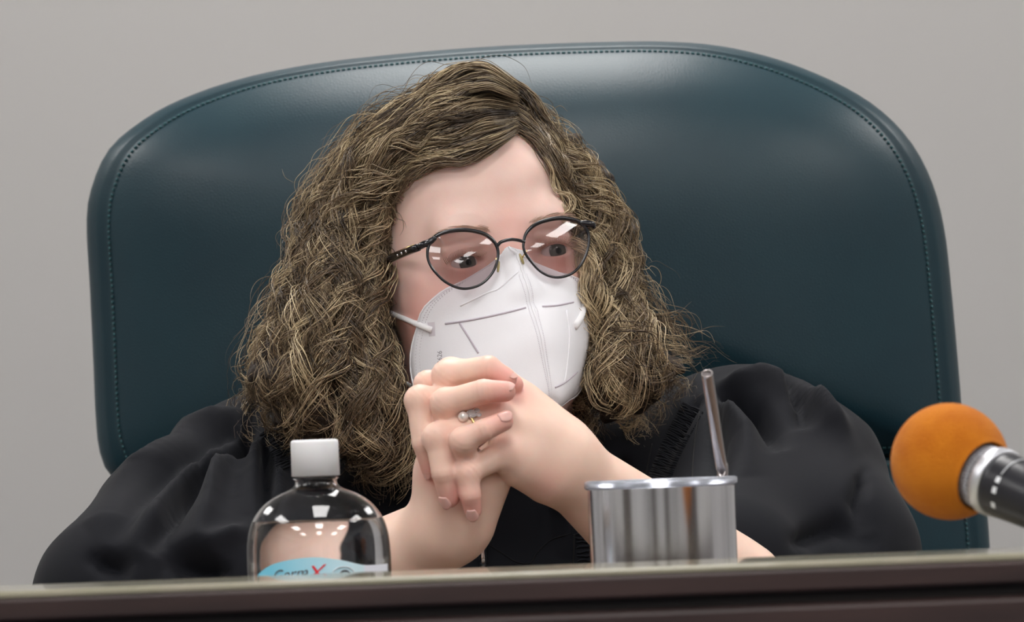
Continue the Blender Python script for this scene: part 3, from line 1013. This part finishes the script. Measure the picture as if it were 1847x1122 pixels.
def side_locks(inn, out, count, blond, kind):
    for i in range(count):
        u = rng.uniform(-.02, 1.0)
        g = inn * (1 - u) + out * u
        if inn is iR:                                # the right side hangs in a rounded mass over the shoulder
            g = g + np.stack([0 * g[:, 0], 52 * math.sin(math.pi * np.clip(u, 0, 1)) * np.linspace(0, 1, len(g)) ** 4], 1)
        if kind == 'under':
            t0, t1 = rng.uniform(0, .45), 1.0
            t1 = min(1.0, t0 + rng.uniform(.4, .7))
        else:
            t0 = rng.uniform(.16, .66); t1 = min(1.0, t0 + rng.uniform(.30, .50))
        a, b = int(t0 * 29), int(t1 * 29)
        g = g[a:max(b, a + 6) + 1]
        jit = np.cumsum(rng.normal(0, 4.0, g.shape), 0)
        jit = jit - jit[0]
        g = g + jit * np.linspace(0, 1, len(g))[:, None]
        for k in range(len(g)):                      # keep clear of the face
            if poly_sdf2(np.array(g[k, 0]), np.array(g[k, 1]), face_poly) < 6:
                g[k] += (out - inn)[min(a + k, 29)] * .05
        edge = max(0, u - .75) * 4
        if kind == 'under':  # under locks get darker pigment: the shade below the curls is coloured in
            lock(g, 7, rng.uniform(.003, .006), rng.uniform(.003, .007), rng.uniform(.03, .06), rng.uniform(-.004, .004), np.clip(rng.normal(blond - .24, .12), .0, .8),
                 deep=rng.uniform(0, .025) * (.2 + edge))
        else:
            lock(g, int(rng.integers(7, 19)), rng.uniform(.0012, .0040), rng.uniform(.0040, .0115), rng.uniform(.030, .075), rng.uniform(.001, .014),
                 np.clip(rng.normal(blond, .26), .0, 1.0), deep=rng.uniform(0, .030) * edge, jit=.22, r0=.00032)
side_locks(iL, oL, 130, .42, 'under')
side_locks(iR, oR, 85, .55, 'under')
side_locks(iL, oL, 165, .54, 'curl')
side_locks(iR, oR, 125, .66, 'curl')
# smooth waves swept from the parting across the top
for i in range(105):
    u = (i + rng.random()) / 105
    g = (iL * (1 - u) + oL * u)[:int(rng.uniform(11, 16))]
    w_ = 7 * np.sin(np.linspace(0, 5.5, len(g)) + u * 2.0)
    g = g + np.stack([w_ * .3, w_], 1)
    lock(g, int(rng.integers(10, 20)), rng.uniform(.002, .005), .0022, .06, rng.uniform(.001, .014), np.clip(rng.normal(.48, .30), .0, 1), jit=.12)
for i in range(34):
    u = (i + rng.random()) / 34
    g = (iR * (1 - u) + oR * u)[:int(rng.uniform(8, 13))]
    lock(g, 14, .004, .0012, .05, rng.uniform(.002, .007), np.clip(rng.normal(.42, .15), .1, .9))
# loose hairs around the outline, and curls against the cheek
def stray(pts, curl=.004, lam=.05, blond=.6, r=.00022, lift=.004):
    lock(pts, 1, .0005, curl, lam, lift, blond, r0=r)
for i in range(300):
    inn, out = (iL, oL) if rng.random() < .5 else (iR, oR)
    a = int(rng.integers(3, 22)); b = min(a + int(rng.integers(5, 9)), 30)
    u = rng.uniform(.92, 1.03)
    g = (inn * (1 - u) + out * u)[a:b].copy()
    if len(g) < 4: continue
    nrm_ = (out - inn)[a:b]; nrm_ = nrm_ / (np.linalg.norm(nrm_, axis=1, keepdims=True) + 1e-9)
    g += nrm_ * (rng.uniform(10, 42) * np.sin(np.linspace(0, rng.uniform(1.6, 3.2), len(g))))[:, None]
    stray(g, curl=rng.uniform(.001, .006), lam=rng.uniform(.03, .07), blond=rng.uniform(.35, .9))
for pts in ([(705, 380), (722, 385), (726, 410), (718, 430)], [(690, 510), (706, 530), (708, 560), (695, 590), (680, 600)], [(700, 375), (716, 392), (730, 398), (735, 415)],
            [(1130, 360), (1150, 400), (1152, 430), (1140, 445)], [(1160, 480), (1190, 470), (1215, 490), (1225, 510)], [(1200, 600), (1230, 560), (1250, 540)], [(1230, 620), (1270, 590), (1310, 590)],
            [(530, 330), (515, 320), (508, 300)], [(560, 340), (540, 325), (520, 330)], [(850, 112), (900, 100), (940, 120), (960, 150)], [(990, 200), (1010, 190), (1025, 205)]):
    stray(pts, curl=.0008, blond=.35)
S = np.array(strands); C = np.array(scol); Rr = np.array(srad)
T = np.gradient(S, axis=1); T /= np.linalg.norm(T, axis=2, keepdims=True) + 1e-12
u = np.cross(T, np.array([.25, .93, .28])); u /= np.linalg.norm(u, axis=2, keepdims=True) + 1e-9
w = np.cross(T, u)
tap = np.interp(np.linspace(0, 1, MS), [0, .1, .7, 1], [.2, 1, .9, .25])
ring = []
for k in range(3):
    a = 2 * math.pi * k / 3 + .5
    ring.append(S + (u * math.cos(a) + w * math.sin(a)) * (Rr[:, None] * tap[None, :])[:, :, None])
TV = np.stack(ring, 2)                                  # strand, segment, side, xyz
ns = len(S)
idx = np.arange(ns * MS * 3).reshape(ns, MS, 3)
TQ = np.stack([np.stack([idx[:, :-1, k], idx[:, :-1, (k + 1) % 3], idx[:, 1:, (k + 1) % 3], idx[:, 1:, k]], -1) for k in range(3)], 2).reshape(-1, 4)
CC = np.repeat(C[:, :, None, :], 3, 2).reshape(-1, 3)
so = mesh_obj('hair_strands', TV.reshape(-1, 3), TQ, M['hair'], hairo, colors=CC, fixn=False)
so['kind'] = 'stuff'
print('strands', ns, 'tris', len(TQ) * 2)

# ------------------------------------------------------------------ the face mask
FM = thing('face_mask', hl(0, .13, -.06), 'white folded respirator mask with ear loops covering nose and mouth', 'face mask')
ridge2 = [(918, 453), (930, 478), (947, 520), (963, 562), (976, 605), (984, 650), (991, 690), (993, 716), (985, 742)]
ridge = spline([head_x(a, b, 0.0) for a, b in ridge2], 40)
edL = [(905, 461, .094), (880, 481, .093), (840, 506, .086), (800, 531, .076), (770, 560, .066), (750, 600, .056), (741, 640, .048), (743, 680, .046), (756, 716, .050), (800, 765, .062), (870, 785, .085), (985, 744, .118)]
edR = [(932, 462, .096), (958, 476, .096), (998, 490, .090), (1030, 503, .082), (1046, 528, .072), (1056, 565, .062), (1062, 605, .055), (1058, 645, .052), (1047, 680, .053), (1036, 710, .060), (1012, 732, .085), (987, 745, .118)]
halves = []
def mask_half(ed, sgn):
    E = spline([head_y(a, b, c) for a, b, c in ed], 40)
    nt, nsx = 40, 22
    out = HB @ np.array([sgn * .55, .8, 0])
    G = np.zeros((nt, nsx, 3))
    for i in range(nt):
        for j in range(nsx):
            s_ = j / (nsx - 1); t_ = i / (nt - 1)
            p = ridge[i] * (1 - s_) + E[i] * s_
            p = p + out * (.013 if sgn < 0 else .014) * math.sin(math.pi * s_) ** .9 * math.sin(math.pi * min(1, t_ * 1.02)) ** .7
            p = p + out * .0012 * math.exp(-((t_ - .42) / .02) ** 2) * (1 - s_)          # overlap of the top fold
            lo_, nr, _, _ = body_bvh.find_nearest(Vector(p))
            if lo_ is not None and (lo_ - Vector(CAM)).dot(Vector(fwd)) > 3.84:
                sd = (Vector(p) - lo_).dot(nr)
                if sd < .0016: p = np.array(lo_ + nr * .0016)
            G[i, j] = p
    return G
GL, GR = mask_half(edL, -1), mask_half(edR, 1)
for sm_ in range(2):
    for G in (GL, GR):
        G[1:-1, 1:-1] = .5 * G[1:-1, 1:-1] + .125 * (G[:-2, 1:-1] + G[2:, 1:-1] + G[1:-1, :-2] + G[1:-1, 2:])
def grid_mesh(name, G, m, parent, thick=.0009):
    nt, nsx, _ = G.shape
    f = [(i * nsx + j, i * nsx + j + 1, (i + 1) * nsx + j + 1, (i + 1) * nsx + j) for i in range(nt - 1) for j in range(nsx - 1)]
    o = mesh_obj(name, G.reshape(-1, 3), f, m, parent)
    if thick:
        md = o.modifiers.new('thickness', 'SOLIDIFY'); md.thickness = thick; md.offset = 0
    return o
pl = grid_mesh('panel', GL, M['mask'], FM); prr = grid_mesh('panel', GR, M['mask'], FM)
MB().tube(GL[:, 0] + HB[:, 1] * .0002, .0009, 6).build('centre_seam', M['mask'], FM)
for G in (GL, GR):
    rim = MB(); rim.tube(G[:, -1], .0009, 6); rim.build('edge_binding', M['mask'], FM)
bl, br = bvh_of(pl), bvh_of(prr)
def on_mask(a, b):
    best = None
    for bv in (bl, br):
        h = cast(bv, a, b)
        if h is not None and (best is None or (h[0] - best) @ fwd < 0): best = h[0]
    return best
def mask_line(pts, r, name, m, n=20):
    out = [p for p in (on_mask(*c) for c in spline(pts, n)) if p is not None]
    if len(out) > 2: MB().tube([p - fwd * (.00055 + r * .2) for p in out], r, 6).build(name, M[m], FM)
mask_line([(803, 584), (850, 577), (900, 567), (949, 555)], .0007, 'fold', 'mask_line')  # raised fold lips, with the overlap's shadow coloured in
mask_line([(978, 553), (1005, 551), (1034, 545)], .0007, 'fold', 'mask_line')
mask_line([(829, 583), (845, 608), (863, 637)], .0007, 'fold', 'mask_line')
mask_line([(900, 707), (930, 707), (955, 706)], .0007, 'fold', 'mask_line')
mask_line([(1001, 699), (1020, 689), (1041, 671)], .0007, 'fold', 'mask_line')
mask_line([(1022, 560), (1027, 600), (1024, 650), (1018, 690)], .0007, 'fold', 'mask')
mask_line([(935, 490), (900, 520), (880, 528), (830, 552)], .0006, 'nose_wire', 'mask')
st = MB()
for G, rows in ((GL, (19.2, 20.0)), (GR, (19.6, 20.3))):
    for row in rows:
        j = int(row); fr = row - j
        C_ = G[:, j] * (1 - fr) + G[:, j + 1] * fr
        C_ = spline(C_, 110)
        for i in range(2, 108):
            d_ = (C_[i + 1] - C_[i]) * .4
            st.tube([C_[i] - fwd * .0006, C_[i] + d_ - fwd * .0006], .00025, 3)
for off in (-1, 1):
    G = GL if off < 0 else GR
    C_ = spline(G[8:, 0] * .45 + G[8:, 1] * .55, 90)
    for i in range(88):
        st.tube([C_[i] - fwd * .0006, C_[i] + (C_[i + 1] - C_[i]) * .4 - fwd * .0006], .00025, 3)
st.build('edge_stitching', M['mask_line'], FM)['kind'] = 'stuff'
# weld tab, ear loops, print
def patch(name, quad, m, parent, fn, nu=5, nv=8, off=.0008):
    v = []
    a, b, c, d = (np.array(x, float) for x in quad)
    for i in range(nv):
        for j in range(nu):
            s_, t_ = j / (nu - 1), i / (nv - 1)
            p2 = (a * (1 - s_) + b * s_) * (1 - t_) + (d * (1 - s_) + c * s_) * t_
            h = fn(*p2)
            v.append(h - fwd * off)
    f = [(i * nu + j, i * nu + j + 1, (i + 1) * nu + j + 1, (i + 1) * nu + j) for i in range(nv - 1) for j in range(nu - 1)]
    return mesh_obj(name, v, f, M[m], parent)
M['weld'] = mat('weld_mark', (.66, .62, .67), .8)
patch('weld_mark', [(771, 582), (784, 581), (785, 606), (774, 607)], 'weld', FM, on_mask)
def on_body(a, b, off=.0015):
    h = cast(body_bvh, a, b)
    while h is None:
        a += 2; h = cast(body_bvh, a, b)
    return h[0] - fwd * off
MB().tube(spline([on_mask(779, 595) - fwd * .0012, on_mask(765, 590) - fwd * .0014, on_body(735, 577, .003), on_body(712, 568, .003), on_body(692, 557, .002), hl(-.077, .01, -.012)], 30),
          [.0022] * 6 + [.0019] * 24, 8).build('ear_loop', M['elastic'], FM)
MB().tube(spline([on_mask(750, 702) - fwd * .0005, on_body(735, 692, .002), on_body(716, 680, .002), on_body(700, 667, .002), hl(-.073, .0, -.04)], 24), .0013, 8).build('ear_loop', M['elastic'], FM)
MB().tube(spline([on_mask(1036, 590) - fwd * .001, on_mask(1046, 575) - fwd * .0022, on_mask(1052, 555) - fwd * .003, hl(.064, .055, -.024), hl(.070, .02, -.015)], 24), [.0026] * 8 + [.0016] * 16, 8).build('ear_loop', M['elastic'], FM)
tv, tf = text_mesh('GB2626', 12.0)
tv2 = []
xmin, xmax = tv[:, 0].min(), tv[:, 0].max()
for x, y, _ in tv:         # reads upwards: the last digits are uppermost
    a, b = 797 - y, 633 + (xmax - x) * 1.0
    h = on_mask(a, b)
    tv2.append((h if h is not None else on_mask(790, 650)) - fwd * .0008)
mesh_obj('lettering', tv2, tf, M['mask_print'], FM, smooth=False)

# ------------------------------------------------------------------ the glasses
EG = thing('eyeglasses', hl(0, .11, -.005), 'round black-rimmed eyeglasses with tinted lenses', 'eyeglasses')
def on_glass(a, b, y0=.108, kw=1.3):
    y = y0
    for _ in range(4):
        p = head_y(a, b, y)
        x = to_local(p)[0]
        y = y0 - kw * x * x
    return p
gl_L = [(771, 460), (774, 441), (788, 425), (813, 416.5), (843, 415), (870, 420.5), (888, 432), (897, 447), (898, 465), (890, 489), (873, 509), (852, 519), (829, 520), (804, 509), (785, 491), (775, 476)]
gl_R = [(944, 441), (949, 421), (964, 406), (985, 397.5), (1010, 393.5), (1036, 397), (1054, 408), (1062, 426), (1060, 450), (1050, 474), (1035, 491), (1015, 499.5), (994, 499), (974, 489), (957, 471), (947, 456)]
for g in (gl_L, gl_R):
    o2 = spline(g, 72, closed=True)
    o3 = np.array([on_glass(*p) for p in o2])
    cpx = o2.mean(0)
    top_ = (cpx[1] - o2[:, 1]) / 52.0
    rr = .00095 + .00055 * np.clip(top_, 0, 1)
    MB().tube(o3, rr, 8, closed=True).build('rim', M['frame'], EG)
    v, f = [], []
    n = 72
    for i in range(9):
        r = 1 - i / 8
        for p in o2:
            q2 = cpx + (p - cpx) * r * .99
            w3 = on_glass(*q2)
            v.append(w3 + HB[:, 1] * (.0022 * (1 - r * r) - .0003))
    for i in range(8):
        for k in range(n):
            f.append((i * n + k, i * n + (k + 1) % n, (i + 1) * n + (k + 1) % n, (i + 1) * n + k))
    mesh_obj('lens', v, f, M['lens'], EG)
MB().tube(spline([on_glass(897, 444), on_glass(903, 437) + HB[:, 1] * .001, on_glass(920, 433) + HB[:, 1] * .002, on_glass(937, 434.5) + HB[:, 1] * .001, on_glass(946, 437)], 16), .0012, 8).build('bridge', M['frame'], EG)
hL = on_glass(764, 441)
MB().tube(spline([on_glass(786, 428), on_glass(774, 437), hL, hL + HB @ np.array([-.003, -.004, -.001])], 12), [.0015, .0018, .002, .0022, .0022, .0024, .0024, .0024, .0024, .0024, .0022, .002], 8).build('end_piece', M['frame'], EG)
tpts = [hL + HB @ np.array([-.003, -.003, -.001])]
e_ = to_local(hL)
tgt = [head_x(742, 451, e_[0] - .0045), head_x(698, 469.5, e_[0] - .0065)]
back = tgt[-1] + (tgt[-1] - tgt[0]) * 1.1
tb = MB()
pts = spline([tpts[0]] + tgt + [back, back + HB @ np.array([.004, -.03, -.03])], 26)
tb.tube(pts, .0027, 8)
tmp = tb.build('temple', M['frame'], EG)
MB().tube([pts[1] + HB @ np.array([0, 0, .0026]) + HB[:, 0] * -.0002, pts[5] + HB @ np.array([0, 0, .0026]), pts[8] + HB @ np.array([0, 0, .0026])], .0006, 6).build('temple_edge', M['gold'], tmp)
for a, b in ((717, 460.5), (724, 457), (732, 453.5)):
    c = head_x(a, b, e_[0] - .0092)
    MB().lathe([(0, -.0006), (.0008, -.0004), (.0009, 0), (.0008, .0004), (0, .0006)], c, HB[:, 0], n=10).build('rivet', M['silver'], tmp)
hR = on_glass(1063, 405)
MB().tube(spline([on_glass(1045, 402), on_glass(1057, 403), on_glass(1068, 405.5), on_glass(1069, 408) + HB @ np.array([.001, -.004, 0])], 10), [.0015, .0018, .002, .0023, .0025, .0025, .0025, .0025, .0025, .002], 8).build('end_piece', M['frame'], EG)
p0 = on_glass(1068, 406)
MB().tube([p0, p0 + HB @ np.array([.003, -.02, 0]), p0 + HB @ np.array([.004, -.10, 0]), p0 + HB @ np.array([.002, -.125, -.025])], .0017, 8).build('temple', M['frame'], EG)
M['pad'] = mat('nose_pad', (.55, .47, .22), .2, trans=.3)
for a, b, sx in ((902, 479, -1), (944, 465, 1)):
    c = on_glass(a, b) - HB[:, 1] * .004
    MB().lathe([(0, -.0042), (.0013, -.0032), (.0018, 0), (.0013, .0032), (0, .0042)], c, HB @ np.array([sx * .25, -.1, -1]), n=16, sx=.6).build('nose_pad', M['pad'], EG)
    MB().tube([c, c + HB @ np.array([sx * .002, .003, .003]), on_glass(a + sx * 7, b - 14)], .0005, 6).build('pad_arm', M['gold'], EG)

# ------------------------------------------------------------------ the ring
RG = thing('finger_ring', q(845, 760, -.022), 'small gold ring with a clear stone on the left ring finger', 'ring')
_, a, b, c, d, r = FING['L3']
ax = (b - a) / np.linalg.norm(b - a)
rc = a + (b - a) * .46
uu = np.cross(ax, toc); uu /= np.linalg.norm(uu); ww = np.cross(ax, uu)
MB().tube([rc + .0102 * (math.cos(t) * uu + math.sin(t) * ww) for t in np.linspace(0, 2 * math.pi, 40, endpoint=False)], .0009, 8, closed=True).build('band', M['gold'], RG)
face_n = -ax * 0 + toc * .75 + vup * .65; face_n -= ax * (face_n @ ax); face_n /= np.linalg.norm(face_n)
sd = np.cross(ax, face_n)
def gem(name, c, r, n, m, prof):
    return MB().lathe([(x * r, y * r) for x, y in prof], c, face_n, n=n).build(name, M[m], RG, smooth=False)
gc = rc + face_n * .0112
brill = [(0, -.75), (.35, -.5), (.98, -.02), (1, .08), (.62, .40), (0, .42)]
gem('gemstone', gc - ax * .0014, .0037, 10, 'gem', brill)
gem('gemstone', gc - ax * .0058 + sd * .0012, .0020, 8, 'gem', brill); gem('gemstone', gc - ax * .0050 - sd * .0030, .0018, 8, 'gem', brill)
gem('bead', gc + ax * .0048, .0034, 20, 'pearl', [(math.sin(t), -math.cos(t)) for t in np.linspace(0, math.pi, 12)])
for kx in range(4):
    aa = kx * math.pi / 2 + .7
    pp = gc - ax * .0012 + (math.cos(aa) * ax + math.sin(aa) * sd) * .0028
    MB().tube([pp - face_n * .0025, pp + face_n * .0012], .00045, 6).build('prong', M['silver'], RG)

# ------------------------------------------------------------------ the bottle of hand gel
BD = 3.52
def zof(py, pxc, d): return P(pxc, py, d)[2]
bt = P(567, 793, BD)
bc = np.array([bt[0], bt[1], Zd])
BO = thing('gel_bottle', bc, 'clear plastic gel bottle with white cap and light blue label', 'bottle')
Hh = lambda py: zof(py, 570, BD) - Zd
prof_b = [(0, .0005), (.030, .0005), (.040, .002), (.0438, .008), (.0440, .03), (.0440, Hh(1040)), (.0440, Hh(1005)), (.0434, Hh(975)), (.0418, Hh(951)), (.0392, Hh(933)), (.0352, Hh(916)), (.0300, Hh(902)), (.0238, Hh(891)), (.0175, Hh(883)), (.0140, Hh(878)),
          (.0128, Hh(873)), (.0126, Hh(866)), (.0142, Hh(865)), (.0142, Hh(862)), (.0122, Hh(861)), (.0118, Hh(846))]
pb = spline([(a, b) for a, b in prof_b], 90); pb[:, 0] = np.maximum(pb[:, 0], 0); pb[0, 0] = 0
inner = [(max(a - .0009, 0), b if b > .002 else .0016) for a, b in pb][::-1]
SY = .68
MB().lathe(list(map(tuple, pb)) + inner, bc, (0, 0, 1), n=96, sy=SY).build('bottle_body', M['clear'], BO)
lvl = Hh(938)
gp = [(max(a - .00085, 0), max(b, .0015)) for a, b in pb if b <= lvl]
gp += [(np.interp(lvl, pb[:, 1], pb[:, 0]) - .0008, lvl), (np.interp(lvl, pb[:, 1], pb[:, 0]) - .004, lvl - .0008), (0, lvl - .0008)]
MB().lathe(gp, bc, (0, 0, 1), n=96, sy=SY).build('gel', M['gel'], BO)
cp = MB()
ncap = 96
prf = [(0, Hh(793)), (.0130, Hh(793)), (.0143, Hh(794.5)), (.0146, Hh(799)), (.0147, Hh(858)), (.0138, Hh(859)), (.0125, Hh(859)), (.0125, Hh(800)), (0, Hh(800))]
cp.lathe(prf, bc, (0, 0, 1), n=ncap)
capo = cp.build('cap', M['cap'], BO)
def on_bottle(th, z, off=.0003):
    r = np.interp(z, pb[:, 1], pb[:, 0]) + off
    return bc + np.array([r * math.sin(th), -SY * r * math.cos(th) - off, z])
lt = spline([(-1.05, Hh(1046)), (-.95, Hh(1030)), (-.6, Hh(1012)), (-.1, Hh(1004)), (.3, Hh(1010)), (.62, Hh(1020)), (.80, Hh(1022)), (1.25, Hh(1021))], 40)
lv, lf, lc = [], [], []
for i, (th, zt) in enumerate(lt):
    for j in range(14):
        z = .03 + (zt - .03) * j / 13
        lv.append(on_bottle(th, z))
        t = (th + 1.05) / 2.3
        g = np.clip((t - .15) / .55, 0, 1)
        col = np.array([.20, .62, .80]) * (1 - g) + np.array([.62, .80, .86]) * g
        if th > .68: col = np.array([.74, .76, .84])
        lc.append(col)
for i in range(39):
    for j in range(13):
        lf.append((i * 14 + j, (i + 1) * 14 + j, (i + 1) * 14 + j + 1, i * 14 + j + 1))
lab = mesh_obj('label', lv, lf, M['label'], BO, colors=np.array(lc))
def bottle_text(body, size, th0, z0, m, shear=.25, rise=.10):
    tv, tf = text_mesh(body, size, shear)
    v = [on_bottle(th0 + x / .040, z0 + y + rise * x, .0006) for x, y, _ in tv]
    mesh_obj('lettering', v, tf, M[m], lab, smooth=False)
bottle_text('Germ', .0090, -.40, Hh(1041), 'print_dark')
bottle_text('-', .0090, -.19, Hh(1040), 'print_dark')
bottle_text('X', .0125, -.04, Hh(1044), 'print_red', .3)
mk = MB()
mk.tube([on_bottle(.36 + .16 * math.cos(t), Hh(1036) + .0045 * math.sin(t), .0006) for t in np.linspace(0, 6.28, 30, endpoint=False)], .0003, 4, closed=True)
mk.build('lettering', M['print_white'], lab)
mk = MB(); mk.tube([on_bottle(.38 + .07 * math.cos(t), Hh(1036) + .0022 * math.sin(t), .0006) for t in np.linspace(0, 6.28, 20, endpoint=False)], .0006, 4, closed=True)
mk.build('lettering', M['print_dark'], lab)

# ------------------------------------------------------------------ steel tumbler and straw
TD = 3.52
tt_ = P(1192, 870, TD)
tc_ = np.array([tt_[0], tt_[1], Zd])
TU = thing('tumbler', tc_, 'brushed stainless steel tumbler with a clear lid behind the bench ledge', 'tumbler')
th_ = tt_[2] - Zd
outp = [(0, .001), (.034, .001), (.0365, .003), (.0385, .008), (.0425, .06), (.0447, .080), (.04485, .084), (.0449, .088), (.0449, th_ - .004), (.0449, th_), (.0442, th_ + .0006), (.0434, th_), (.0425, th_ - .006), (.036, .012), (0, .010)]
MB().lathe(outp, tc_, (0, 0, 1), n=96).build('body', M['steel'], TU)
lidp = [(0, th_ - .001), (.0425, th_ - .001), (.0425, th_ - .004), (.0458, th_ - .003), (.0468, th_ - .002), (.0468, th_ + .0015), (.0455, th_ + .0024), (.040, th_ + .0020), (.038, th_ + .001), (0, th_ + .001)]
MB().lathe(lidp, tc_, (0, 0, 1), n=96).build('lid', M['lid'], TU)
s0 = P(1304, 880, TD - .003)
ST = thing('drinking_straw', (s0[0], s0[1], Zd + .02), 'bent shiny metal straw standing in the steel tumbler', 'straw')
cl = [np.array([s0[0] - .012, s0[1], Zd + .014]), P(1303, 872, TD - .002), P(1302, 850, TD - .004), P(1300, 832, TD - .007), P(1294, 795, TD - .018), P(1285, 735, TD - .036), P(1275.5, 674, TD - .054)]
cl = spline(cl, 40)
sb = MB(); sb.tube(cl, .0034, 16, cap=False); sb.tube(cl[::-1], .0026, 16, cap=False)
sb.build('tube', M['straw'], ST)
dirv = cl[-1] - cl[-2]; dirv /= np.linalg.norm(dirv)
MB().lathe([(.0026, -.001), (.0026, .0003), (.0030, .0006), (.0035, .0003), (.0035, -.001), (.0026, -.001)], cl[-1], dirv, n=24).build('lip', M['straw'], ST)

# ------------------------------------------------------------------ microphone
MD = 3.30
mc = P(1714, 833, MD)
ma = RT * .64 - UP * .285 - fwd * .71
ma /= np.linalg.norm(ma)
MI = thing('microphone', (P(2150, 1000, 3.2)[0], 3.25, Zl), 'handheld-style microphone with an orange foam windscreen at the bench edge', 'microphone')
R0 = .0335
pf = []
for t in np.linspace(0, math.pi * .775, 40):
    pf.append((R0 * math.sin(t) * (1 + .02 * math.cos(t)), -R0 * 1.02 * math.cos(t)))
e_r, e_h = pf[-1]
pf += [(e_r - .0004, e_h + .0012), (.0205, e_h + .0014), (.0192, e_h - .001), (.0186, e_h - .004), (.0180, e_h - .012)]
pf[0] = (0, pf[0][1])
MB().lathe(pf, mc, ma, n=72).build('windscreen', M['foam'], MI)
g0 = e_h - .014
MB().lathe([(0, g0 - .01), (.0172, g0 - .004), (.0178, g0 + .006), (.0176, g0 + .0235)], mc, ma, n=64).build('grille_core', M['plastic_black'], MI)
gw = MB()
e1 = np.cross(ma, vup); e1 /= np.linalg.norm(e1); e2 = np.cross(ma, e1)
for kx in range(56):
    for sg in (-1, 1):
        pts = []
        for i in range(8):
            h = g0 - .004 + .0280 * i / 7
            aa = 2 * math.pi * kx / 56 + sg * i * .055
            r = .0180 + .00035 * math.sin(kx * 3 + i * 3.1 * sg)
            pts.append(mc + ma * h + r * (math.cos(aa) * e1 + math.sin(aa) * e2))
        gw.tube(pts, .00036, 4, cap=False)
gwo = gw.build('grille', M['grille'], MI); gwo['kind'] = 'stuff'
rh = g0 + .0225
MB().lathe([(.0170, rh - .0005), (.0196, rh), (.0200, rh + .001), (.0200, rh + .0060), (.0194, rh + .0070), (.0160, rh + .0070)], mc, ma, n=72).build('silver_band', M['mic_ring'], MI)
hb_ = rh + .0070
hd_ = MB().lathe([(.0160, hb_ - .001), (.0186, hb_), (.0188, hb_ + .004), (.0180, hb_ + .020), (.0165, hb_ + .05), (.0145, hb_ + .085), (.0135, hb_ + .090), (0, hb_ + .092)], mc, ma, n=64).build('handle', M['mic_black'], MI)
def on_handle(aa, h, off=.0003):
    r = np.interp(h, [hb_, hb_ + .004, hb_ + .020, hb_ + .05], [.0186, .0188, .0180, .0165]) + off
    return mc + ma * h + r * (math.cos(aa) * e1 + math.sin(aa) * e2)
# angle facing the camera
cang = max(np.linspace(0, 2 * math.pi, 361), key=lambda a_: -((math.cos(a_) * e1 + math.sin(a_) * e2) @ fwd))
sgn = 1 if on_handle(cang + .3, hb_ + .02)[2] > on_handle(cang - .3, hb_ + .02)[2] else -1
MB().tube([on_handle(cang + sgn * t, hb_ + .0125) for t in np.linspace(.25, 1.3, 16)], .0003, 5).build('lettering', M['print_white'], hd_)
for c0, c1 in ((-.02, .17), (-.36, -.16), (-.86, -.66)):
    pt = []
    for t in np.linspace(c0, c1, 5):
        for h in (.0108, .0122, .0138):
            pt.append(on_handle(cang + sgn * t, hb_ + h))
    ff = [(i * 3 + j, i * 3 + j + 1, (i + 1) * 3 + j + 1, (i + 1) * 3 + j) for i in range(4) for j in range(2)]
    mesh_obj('lettering', pt, ff, M['print_white'], hd_)
# clip and desk stand, beyond the right edge of the picture
pe = mc + ma * (hb_ + .066)
foot = np.array([pe[0] + .07, 3.24, Zl + .0003])
MB().lathe([(.0150, -.010), (.0180, -.010), (.0180, .010), (.0150, .010)], pe, ma, n=32).build('clip', M['plastic_black'], MI)
MB().tube(spline([pe + np.array([.016, 0, 0]), pe + np.array([.04, .01, .004]), foot + np.array([.006, 0, .035]), foot + np.array([0, 0, .010])], 20), .0045, 10).build('stand_arm', M['plastic_black'], MI)
MB().lathe([(0, 0), (.044, 0), (.046, .004), (.045, .010), (.012, .014), (0, .014)], foot, (0, 0, 1), n=40).build('stand_base', M['plastic_black'], MI)
